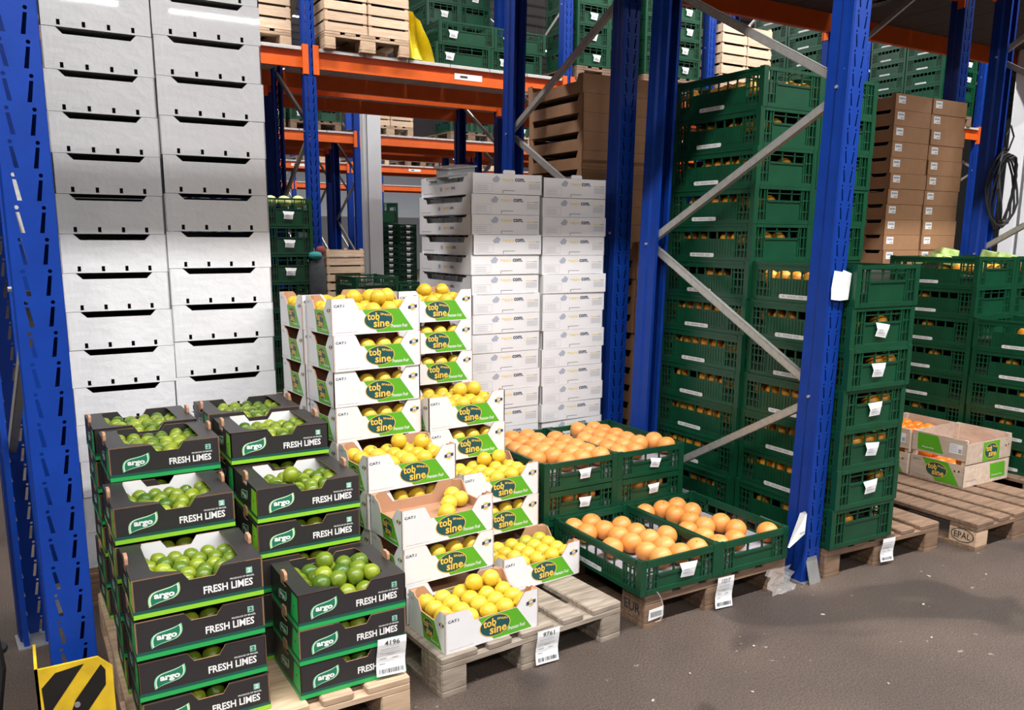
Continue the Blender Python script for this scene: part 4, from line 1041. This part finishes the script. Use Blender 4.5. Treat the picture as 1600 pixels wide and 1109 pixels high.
# ================================================================== WOODEN FRUIT BOXES ON THE EPAL PALLET
def ply_meshes():
    W_, D_, H_ = .43, .335, .27; fr, lf, rg, bk = faces_fn(W_, D_, H_); d = {}
    for nm, fn, L in (('front', fr, W_), ('left', lf, D_), ('right', rg, D_), ('back', bk, W_)):
        for s, v0, v1 in (('lower', .0, .125), ('upper', .152, H_)):
            b = MB(); b.prism([(0, v0), (L, v0), (L, v1), (0, v1)], fn, .005, 'ply_white', 'ply_white'); d[s+nm] = b.mesh('ply_slat')
    b = MB(); b.box(0, .02, 0, .02, 0, H_-.002, 'ply_white'); d['post'] = b.mesh('ply_corner_post'); d['post_at'] = [(x0, y0, 0) for x0 in (.006, W_-.026) for y0 in (.006, D_-.026)]
    b = MB(); b.box(.006, W_-.006, .006, D_-.006, .002, .010, 'ply_white'); d['floor'] = b.mesh('ply_floor')
    sub = d['sub'] = []
    for key, pts, fn in (('lowerleft', [(.50*D_, .002), (.93*D_, .002), (.70*D_, .123), (.22*D_, .123)], lf), ('upperleft', [(.12*D_, .165), (.60*D_, .165), (.48*D_, .262), (.10*D_, .262)], lf),
                         ('upperfront', [(.60*W_, .155), (.74*W_, .155), (.72*W_, .265), (.36*W_, .265), (.36*W_, .155)], fr), ('lowerfront', [(.60*W_, .02), (.93*W_, .02), (.90*W_, .11), (.56*W_, .11)], fr)):
        b = MB(); b.flat(pts, fn, -.0006, 'panel_green'); sub.append((key, 'green_panel', b.mesh('ply_green_panel')))
    b = MB(); logo_tob(b, .50*D_, .066, .20*D_, .044, lf, -.0010); sub.append(('lowerleft', 'logo', b.mesh('ply_logo')))
    b = MB(); logo_tob(b, .54*W_, .210, .15*W_, .045, fr, -.0010); sub.append(('upperfront', 'logo', b.mesh('ply_logo')))
    for key, nm, body, u0, u1, v0, v1, fn, mm, sh in (('lowerleft', 'grade_text', 'CAT.I', .05*D_, .19*D_, .098, .108, lf, 'print_navy', 0), ('upperleft', 'slogan_text', 'Premium Fruit', .20*D_, .42*D_, .18, .19, lf, 'print_white', .3),
            ('lowerleft', 'website_text', 'www.tobsine.com', .04*D_, .30*D_, .012, .017, lf, 'print_grey', 0), ('lowerfront', 'slogan_text', 'Premium Fruit', .05*W_, .28*W_, .03, .04, fr, 'print_grey', .2), ('lowerfront', 'slogan_text', 'Premium Fruit', .62*W_, .86*W_, .035, .043, fr, 'print_white', .3)):
        b = MB(); put_text(b, body, u0, u1, v0, v1, fn, -.0010, mm, .01, sh); sub.append((key, nm, b.mesh('ply_'+nm)))
    b = MB(); badge(b, .87*D_, .085, .013, lf); sub.append(('lowerleft', 'badge', b.mesh('ply_badge'))); b = MB(); badge(b, .90*W_, .225, .012, fr); sub.append(('upperfront', 'badge', b.mesh('ply_badge')))
    b = MB(); b.flat([(.70*D_, .185), (.93*D_, .185), (.93*D_, .240), (.70*D_, .240)], lf, -.0010, 'paper')
    for k in range(4): b.flat([(.72*D_, .195+k*.011), (.84*D_, .195+k*.011), (.84*D_, .199+k*.011), (.72*D_, .199+k*.011)], lf, -.0014, 'print_pale')
    b.flat([(.86*D_, .192), (.92*D_, .192), (.92*D_, .215), (.86*D_, .215)], lf, -.0014, 'print_grey'); d['paper'] = b.mesh('ply_paper_label')
    return d
PM = ply_meshes()
for i, (x, y, nm) in enumerate(((4.505, 2.585, 'front wooden fruit box with green printed panels on the EPAL pallet'), (4.495, 2.928, 'second wooden fruit box behind the front one on the EPAL pallet'))):
    t = thing('wooden_fruit_box', nm, 'fruit box', (x, y, .1445), -.02, 'wooden fruit boxes')
    sl = {s+f: part('slat', PM[s+f], t, (0, -.003, -.02) if s+f == 'upperfront' else (0, 0, 0)) for s in ('lower', 'upper') for f in ('front', 'left', 'right', 'back')}
    for q in PM['post_at']: part('corner_post', PM['post'], t, q)
    part('box_floor', PM['floor'], t)
    for key, nm_, me in PM['sub']: part(nm_, me, sl[key])
    part('paper_label', PM['paper'], sl['upperleft'])
    T = TM(x, y, .1445, -.02); sp = []
    for j in range(4):
        for q in range(5):
            rc = row_col(q, j, 5, 4)
            sp.append((.06+q*.078, .05+j*.078, .052, rc+' bottom layer'))
            if i == 1 or (q < 2 and j == 3) or j == 0: sp.append((.06+q*.078, .05+j*.078, .130, rc+' second layer'))
            if i == 1: sp.append((.06+q*.078, .05+j*.078, .208, rc+' top layer'))
    heap(T, sp, 'orange', MANDARIN, 'orange', '%s wooden box' % ('front' if i == 0 else 'second'), 'oranges in the %s wooden box' % ('front' if i == 0 else 'second'))

# ================================================================== PAPER TAGS
def tag_mesh(num, w, h, curl=.006):
    b = MB(); n = 6
    fn = lambda u, v, d: (u, d + curl*math.sin(v/h*5.0) - curl*.8*(u/w)*(1-v/h), v)
    vs = []; 
    for i in range(n+1):
        for j in range(4): vs.append(fn(w*j/3, h*i/n, 0))
    k = len(vs); vs += [(x, y+.0008, z) for x, y, z in vs]
    fs = []
    for i in range(n):
        for j in range(3):
            q = (i*4+j, i*4+j+1, (i+1)*4+j+1, (i+1)*4+j); fs.append(q); fs.append(tuple(k+a for a in reversed(q)))
    b.add(vs, fs, 'paper')
    if num: put_text(b, num, .24*w, .76*w, .81*h, .94*h, fn, -.0012, 'print_black', .008)
    for v, u0, u1 in ((.70, .12, .75), (.58, .10, .80), (.545, .35, .6), (.44, .10, .35), (.43, .55, .75), (.30, .1, .3)):
        b.flat([(u0*w, v*h), (u1*w, v*h), (u1*w, (v+.018)*h), (u0*w, (v+.018)*h)], fn, -.0012, 'print_grey')
    u = .10
    while u < .90:
        ww = rnd.choice((.012, .02, .03)); b.flat([(u*w, .06*h), ((u+ww)*w, .06*h), ((u+ww)*w, .17*h), (u*w, .17*h)], fn, -.0012, 'print_black'); u += ww+rnd.choice((.012, .02, .03))
    return b.mesh('pallet_tag')
solo('pallet_tag', tag_mesh('4196', .098, .125), 'white paper tag reading 4196 stuck on the front right lime cartons', 'paper tag', (.880, 2.292, .158), (-.05, .05, .02))
solo('pallet_tag', tag_mesh('9761', .100, .128), 'white paper tag reading 9761 hanging on the weathered lemon pallet', 'paper tag', (1.500, 2.330, .010), (-.04, .04, R5))
solo('pallet_tag', tag_mesh('13217', .092, .135), 'white paper tag reading 13217 hanging on the grapefruit pallet', 'paper tag', (2.395, 2.350, .008), (-.03, .03, 0))
solo('pallet_tag', tag_mesh('', .085, .115), 'white paper tag hanging on the pallet under the tall green stack', 'paper tag', (3.415, 2.310, .020), (-.03, .02, -.045))
_m = MB(); _m.prism([(0, 0), (.075, .006), (.078, .05), (.004, .045)], lambda u, v, d: (u, d, v), .0008, 'paper', 'paper')
for k in range(9): _m.flat([(.012+k*.0065, .012), (.0155+k*.0065, .012), (.0155+k*.0065, .034), (.012+k*.0065, .034)], lambda u, v, d: (u, d, v), -.0005, 'print_black')
solo('barcode_label', _m.mesh('barcode_label'), 'small barcode label on the corner block of the grapefruit pallet', 'label', (2.048, 2.368, .030))
# torn paper flag and loose strap by the right upright
_m = MB(); _m.prism([(0, 0), (.008, -.004), (.095, .045), (.105, .135), (.085, .150), (.050, .150)], lambda u, v, d: (u, d-.018*math.sin(u*22), v), .0010, 'paper', 'paper')
for k in range(4): _m.flat([(.058+k*.009, .050), (.064+k*.009, .051), (.064+k*.009, .061), (.058+k*.009, .060)], lambda u, v, d: (u, d-.018*math.sin(u*22), v), -.0008, 'print_grey')
solo('torn_paper', _m.mesh('torn_paper'), 'torn white paper flag hanging at the corner of the front right grapefruit crate', 'paper', (2.795, 2.338, .205), (0, 0, .1))
_m = MB(); _m.path([(0, 0, .07), (.012, -.006, .05), (.026, -.008, .012), (.032, -.004, -.03), (.020, .0, -.055), (.0, .004, -.058)], .0022, 'clear_film', 5)
solo('plastic_strap', _m.mesh('plastic_strap'), 'thin clear plastic strap dangling from the front left grapefruit crate', 'strap', (2.075, 2.352, .085))
# crumpled film on the pallet block by the upright
_m = MB(); vs = []; fs = []
for i in range(9):
    for j in range(7):
        u, v = i/8, j/6; vs.append((u*.15+.02*math.sin(j*2.1), -.008-.03*(1-v)**2-.012*rnd.random(), max(.004, v*.11)))
for i in range(8):
    for j in range(6): a = i*7+j; fs.append((a, a+7, a+8, a+1))
_m.add(vs, fs, 'clear_film')
solo('plastic_film', _m.mesh('plastic_film', True), 'crumpled clear plastic film stuck on the right corner of the grapefruit pallet', 'plastic film', (2.700, 2.372, 0))
# plain white sticker on the right upright (code left out)
_m = MB(); _m.prism([(0, .004), (.05, 0), (.105, .004), (.112, .115), (.06, .128), (.052, .120), (.004, .125), (-.006, .05)], lambda u, v, d: (u, d-.002-.004*abs(math.sin(u*40)), v), .001, 'paper', 'paper')
solo('wrinkled_sticker', _m.mesh('wrinkled_sticker'), 'wrinkled blank white sticker on the blue upright beside the tall green stack', 'sticker', (2.972, 2.352, 1.265), (0, .03, 0))

# ================================================================== YELLOW UPRIGHT GUARD
_m = MB(); GX0, GX1, GY = -.036, .141, 2.285; GH_ = .440
_fr = lambda u, v, d: (GX0+u, GY+d, v); w_ = GX1-GX0
_m.prism([(0, 0), (w_, 0), (w_, GH_-.035), (w_-.032, GH_), (0, GH_)], _fr, .007, 'yellow_paint', 'yellow_paint')
_m.prism([(0, 0), (.16, 0), (.16, GH_), (0, GH_)], lambda u, v, d: (GX0+.007-d, GY+u, v), .007, 'yellow_paint', 'yellow_paint')
_g = thing('upright_guard', 'yellow steel corner guard with black diagonal stripes in front of the left upright', 'guard', (0, 0, 0)); part('plate', _m.mesh('guard_plate'), _g)
_s = MB(); z0 = GH_
_s.flat([(.014, z0-.118), (.012, z0-.052), (.045, z0-.018), (.112, z0-.010), (.096, z0-.030), (.028, z0-.122)], _fr, -.0008, 'black_paint')
_s.flat([(.060, z0-.170), (.090, z0-.172), (.158, z0-.082), (.160, z0-.040), (.150, z0-.022), (.085, z0-.105)], _fr, -.0008, 'black_paint')
_s.flat([(.125, z0-.215), (.165, z0-.160), (.165, z0-.215)], _fr, -.0008, 'black_paint'); _s.flat([(.012, z0-.27), (.012, z0-.21), (.06, z0-.172), (.10, z0-.172)], _fr, -.0008, 'black_paint')
part('stripes', _s.mesh('guard_stripes'), _g)
_m = MB(); _m.prism(ell(.088, z0-.118, .007, .007, 8), _fr, -.006, 'steel_plate', 'steel_plate'); part('bolt', _m.mesh('guard_bolt'), _g)

# ================================================================== COILED CABLE AT THE RIGHT UPRIGHT
_m = MB()
for q in range(6):
    pts = [(.11*math.cos(a)*(1+.06*q), .018*math.sin(3*a+q)+.012*q-.03, -.26+(.22+.012*q)*math.sin(a)) for a in (2*math.pi*k/16 for k in range(17))]
    _m.path(pts, .0075, 'rubber', 6)
_m.path([(0, 0, 0), (.05, 0, .10), (.0, .0, .17), (-.05, 0, .10), (-.02, 0, 0)], .006, 'rubber', 6)
solo('coiled_cable', _m.mesh('coiled_cable'), 'coil of black cable hanging on the right blue rack upright', 'cable', (6.00, 3.38, 2.12))

# ================================================================== BACKGROUND LOADS
def bg_crate(x, y, z, label, group, W_=.40, D_=.58, H_=.20, tagu=None, m='crate_green', strip=False):
    d = crate_meshes(W_, D_, H_, m); o = solo('plastic_crate', d['whole'], label, 'crate', (x, y, z), (0, 0, rnd.uniform(-.01, .01)), group)
    if tagu is not None: q = part('paper_tag', d['tag'], o, (tagu, -.004, .26*H_)); q.scale = (1.1,)*3
    if strip: part('label_strip', d['strip'], o, (-.004, 0, 0))
    return o
_ws = {}
def wood_crate_meshes(W_, D_, H_, n):
    key = (W_, D_, H_, n)
    if key in _ws: return _ws[key]
    fr, lf, rg, bk = faces_fn(W_, D_, H_); d = {}; sl = []
    h = H_/n
    for fn, L in ((fr, W_), (lf, D_), (rg, D_), (bk, W_)):
        for k in range(n):
            b = MB(); b.prism([(0, k*h), (L, k*h), (L, k*h+h*.80), (0, k*h+h*.80)], fn, .008, 'crate_wood', 'crate_wood'); sl.append(b.mesh('crate_slat'))
    d['slats'] = sl
    b = MB(); b.box(0, .03, 0, .03, 0, H_, 'crate_wood'); d['post'] = b.mesh('crate_post'); d['at'] = [(cx, cy, 0) for cx in (.008, W_-.038) for cy in (.008, D_-.038)]
    b = MB(); b.box(.012, W_-.012, .012, D_-.012, .01, H_*.7, 'inside_dark'); d['fill'] = b.mesh('crate_fill')
    _ws[key] = d; return d
def wood_crate(x, y, z, W_, D_, H_, n, label, group):
    d = wood_crate_meshes(W_, D_, H_, n); t = thing('wooden_crate', label, 'crate', (x, y, z), 0, group)
    for s in d['slats']: part('slat', s, t)
    part('contents', d['fill'], t)
    for q in d['at']: part('corner_post', d['post'], t, q)
    return t
def load_green(x, y, z, nz, where, tags=True, ny=1, H_=.20, m='crate_green', mp='pallet_brown', strip=False):
    pallet(x, y, 'wooden pallet under the green crates, %s' % where, mp, z=z)
    for k in range(nz):
        for i in range(2):
            for j in range(ny):
                bg_crate(x+i*.402, y+j*.60, z+.145+k*(H_+.003), 'green crate, %s, %s column, %s' % (where, ('left' if i == 0 else 'right') + (' rear' if j else ''), from_top(k, nz)), 'green crates, '+where, H_=H_, tagu=(.10+.12*rnd.random()) if (tags and j == 0 and rnd.random() < .6) else None, m=m, strip=strip and i == 0)
def load_wood(x, y, z, nz, where, H_=.30, n=3, ny=1):
    pallet(x, y, 'wooden pallet under the wooden crates, %s' % where, 'pallet_fresh', z=z)
    for k in range(nz):
        for i in range(2):
            for j in range(ny): wood_crate(x+i*.402, y+j*.60, z+.145+k*(H_+.004), .398, .59, H_, n, 'wooden crate, %s, %s column, %s' % (where, ('left' if i == 0 else 'right') + (' rear' if j else ''), from_top(k, nz)), 'wooden crates, '+where)
S3 = Z3+.029
# third row, upper level
load_wood(1.50, 7.62, S3, 4, 'upper shelf left of distant upright', ny=2)
load_wood(2.535, 7.44, S3, 4, 'upper shelf right of distant upright', .27)
for k in range(2):
    for i in range(2): bg_crate(3.66+i*.60+(.04 if k else 0), 7.56, S3+k*.203, 'green crate on the upper shelf beside the yellow sheet, %s, %s layer' % ('left' if i == 0 else 'right', 'upper' if k else 'lower'), 'low green crates on the upper shelf', W_=.59, D_=.41, tagu=.1)
load_green(5.23, 7.48, S3, 8, 'upper shelf, third bay, left pallet')
load_green(6.12, 7.48, S3, 6, 'upper shelf, third bay, right pallet')
load_wood(7.22, 7.45, S3, 3, 'upper shelf of the fourth bay', .22, 2)
load_green(8.97, 7.48, S3, 6, 'upper shelf of the fourth bay', ny=2, strip=True)
load_green(11.45, 7.48, S3, 6, 'upper shelf of the fifth bay', ny=2, strip=True)
_m = MB(); vs = []; fs = []
for i in range(10):
    for j in range(8):
        u, v = i/9, j/7; vs.append((.30*u*(1-.45*v)-.02*v, -.07-.05*math.sin(u*6+v*3)-.03*math.sin(u*15), .46*v*(1-.35*u*u)+.006))
for i in range(9):
    for j in range(7): a = i*8+j; fs.append((a, a+8, a+9, a+1))
_m.add(vs, fs, 'yellow_sheet'); solo('yellow_sheet', _m.mesh('yellow_sheet', True), 'yellow plastic sheet bulging beside the wooden crates on the upper shelf', 'plastic sheet', (3.33, 7.60, S3))
# fourth row upper level, seen between
load_green(4.23, 8.95, S3, 8, 'fourth row upper shelf, middle pallet')
# third row, floor level
pallet(1.54, 7.36, 'wooden pallet under the dark green crates by the distant upright', 'pallet_brown')
for k in range(7):
    bg_crate(1.940, 7.38, .145+k*.243, 'dark green crate by the distant upright, %s' % from_top(k, 7), 'floor crates by the distant upright', W_=.405, D_=.58, H_=.238, tagu=.15)
_m = rev_mesh('lettuce_head', ball_prof(.060, .8, 8), 'lettuce', 12)
for q in range(3): solo('lettuce', _m, 'pale green lettuce in the topmost crate by the distant upright, %s' % ('left', 'middle', 'right')[q], 'lettuce', (2.02+q*.122, 7.50, .145+6*.243+.215), (.3*q, .2, q), 'lettuces in the topmost crate')
pallet(2.55, 7.20, 'wooden pallet right of the distant upright', 'pallet_brown')
for k in range(4): wood_crate(2.615, 7.85, .145+k*.315, .385, .50, .31, 4, 'brown slatted crate right of the distant upright, %s' % from_top(k, 4), 'slatted crates by the distant upright')
for k in range(5):
    bg_crate(2.675, 7.22, .145+k*.203, 'dark open crate in front of the white column, %s' % from_top(k, 5), 'crates before the white column', W_=.41, D_=.55, H_=.20)
for k in range(4):
    bg_crate(3.100, 7.22, .145+k*.235, 'dark crate left of the white grape cartons, %s' % from_top(k, 4), 'crates left of the grape cartons', W_=.40, D_=.55, H_=.230, tagu=.1)
# grey bag hanging on the distant upright
_b = thing('hanging_bag', 'dark grey bag with teal and red top hanging by the distant upright', 'bag', (2.375, 7.38, 0))
part('bag_body', rev_mesh('bag_body', [(.02, .86), (.055, .90), (.072, 1.02), (.078, 1.15), (.070, 1.26), (.050, 1.33), (.03, 1.36)], 'grey_cloth', 12), _b)
part('teal_cloth', rev_mesh('bag_teal', [(.02, 1.315), (.058, 1.33), (.064, 1.35), (.050, 1.375), (.012, 1.385)], 'teal_cloth', 10), _b, (-.02, -.02, 0))
part('red_cloth', rev_mesh('bag_red', [(.02, 1.34), (.036, 1.37), (.040, 1.40), (.030, 1.425), (.010, 1.432)], 'red_cloth', 10), _b, (.035, 0, 0))
# rows further back
S5 = 3.08+.029
load_green(3.85, 13.0, S5, 3, 'fifth row shelf, second pallet'); load_green(2.98, 13.0, S5, 3, 'fifth row shelf, leftmost pallet')
load_wood(5.05, 12.95, S5, 2, 'fifth row shelf'); load_green(6.55, 13.0, S5, 3, 'fifth row shelf, third pallet'); load_green(7.75, 13.0, S5, 3, 'fifth row shelf, right pallet', mp='pallet_fresh')
load_wood(5.70, 18.3, S5, 1, 'seventh row shelf, left'); load_wood(6.85, 18.3, S5, 1, 'seventh row shelf, middle'); load_green(8.1, 18.3, S5, 1, 'seventh row shelf, middle pallet'); load_green(9.6, 18.3, S5, 1, 'seventh row shelf, right pallet', mp='pallet_fresh')
for i in range(2):
    for k in range(15): bg_crate(6.90+i*.41, 17.0, .002+k*.118, 'dark shallow crate with white tag, far %s column, %s' % ('left' if i == 0 else 'right', from_top(k, 15)), 'far shallow crate stack', W_=.40, D_=.58, H_=.116, tagu=.16)
for k in range(5): bg_crate(7.0, 17.62, .002+k*.45, 'dark green far crate behind the shallow stack, %s' % from_top(k, 5), 'far dark crates', W_=.55, D_=.58, H_=.44)
for k in range(6): bg_crate(3.7, 12.95, .002+k*.24, 'dark crate on the floor of the fifth row, %s' % from_top(k, 6), 'floor crates of the fifth row', H_=.235)
# unseen loads added over the near rows, more on the left floor, for shade
_m = MB()
for k in range(5): _m.cbox(.01, .79, .01, 1.14, .0+k*.24, .236+k*.24, 'shade_load_grey', .012)
SHADE_LOAD = _m.mesh('shade_load_body')
def load_for_shade(x, y, z, where):
    pallet(x, y, 'wooden pallet of the added shade load, %s' % where, 'pallet_brown', z=z)
    solo('shade_load', SHADE_LOAD, 'added film wrapped load for shade, %s' % where, 'pallet load', (x, y, z+.1445))
ZW = ZL+.030
for bn, xs in (('leftmost bay', (-2.66, -1.78, -.90)), ('left bay', (1.14, 2.02)), ('middle bay', (3.23, 4.09, 4.97))):
    for q, x in enumerate(xs): load_for_shade(x, Y1a-.02, ZW, 'overhead front row, %s, %s' % (bn, NTH[q]))
for bn, xs in (('leftmost bay', (-2.66, -1.78, -.90)), ('left bay', (.20, 1.10, 2.02)), ('middle bay', (3.23, 4.09, 4.97)), ('right bay', (6.1, 7.0))):
    for q, x in enumerate(xs): load_for_shade(x, Y2a, ZW, 'overhead second row, %s, %s' % (bn, NTH[q]))
load_for_shade(-1.29, 3.78, 0, 'on the floor left of the left frame'); load_for_shade(-2.15, 3.78, 0, 'on the floor at the far left'); load_for_shade(-1.30, 2.40, 0, 'on the floor left of the yellow guard')  # loads added on the left floor to darken that edge
solo('steel_column', COLUMN, 'white steel building column at the far right edge', 'column', (8.55, 4.62, 0))
# packs in the open crate at the right edge
_m = MB(); _m.prism(rrect(0, .20, 0, .12, .02), lambda u, v, d: (u, v, .05-d), .05, 'leaf_pack', 'leaf_pack'); PACK = _m.mesh('leaf_pack')
for q, (x, y, r) in enumerate(((5.10, 3.10, .3), (5.22, 3.22, 1.2), (5.55, 3.0, .5), (5.62, 3.2, -.3), (5.5, 3.35, .9))):
    solo('salad_pack', PACK, 'green leafy salad pack in the topmost crates at the right edge, %s one' % NTH[q], 'salad pack', (x, y, .1445+6*.181+.118+.012*q), (.2, .15, r), 'salad packs at the right edge')

# ================================================================== LEFT EDGE AND FLOOR LITTER
_m = MB(); _m.cbox(-.16, .16, -.14, .14, 0, .28, 'kraft', .006); _m.box(-.16, .16, -.012, .012, .28, .2808, 'print_pale')
solo('cardboard_box', _m.mesh('cardboard_box'), 'brown cardboard box on the floor at the far left edge', 'box', (-.42, 2.45, 0), (0, 0, .3))
_m = MB(); _m.box(-.05, .05, -.05, .05, 0, .9, 'yellow_paint'); _m.box(-.09, .09, -.09, .09, 0, .02, 'yellow_paint'); _m.tube((0, 0, .9), (0, 0, .93), .05, 'black_paint', 10)
solo('bollard', _m.mesh('bollard'), 'yellow steel bollard at the far left edge behind the frame', 'bollard', (-.36, 4.35, 0))
_m = MB(); _m.path([(0, 0, 0), (.05, .02, .3), (.02, .05, .7), (-.02, .02, 1.0)], .012, 'rubber', 6); _m.tube((0, 0, 0), (0, 0, .015), .06, 'rubber', 10); _m.tube((.0, 0, .015), (0, 0, .03), .02, 'steel_plate', 8)
CBL = _m.mesh('floor_cable_post')
solo('cable_post', CBL, 'black cable post on the floor at the left edge, farther one', 'post', (-.19, 3.45, 0)); solo('cable_post', CBL, 'black cable post on the floor at the left edge, nearer one', 'post', (-.17, 2.62, 0))
_sc = []
for q in range(4):
    _m = MB(); pts = [(.010*math.cos(a)*rnd.uniform(.4, 1), .006*math.sin(a)*rnd.uniform(.4, 1)) for a in (2*math.pi*k/6 for k in range(6))]
    _m.prism(pts, lambda u, v, d: (u, v, .004-d+.004*u*20), .003, 'scrap', 'scrap'); _sc.append(_m.mesh('paper_scrap'))
for q, (x, y) in enumerate(((1.62, 1.80), (1.72, 1.95), (1.35, 1.72), (1.95, 2.02), (2.05, 1.82), (2.3, 2.05), (2.75, 2.10), (2.5, 1.62), (1.9, 1.55), (3.2, 1.95), (3.5, 2.12), (3.75, 2.0), (2.95, 1.75), (3.35, 1.5), (2.2, 1.45), (1.5, 1.55))):
    solo('litter_scrap', _sc[q % 4], 'tiny pale scrap littering the aisle floor', 'scrap', (x, y, 0), (0, 0, rnd.uniform(0, 6)), 'scraps on the aisle floor')
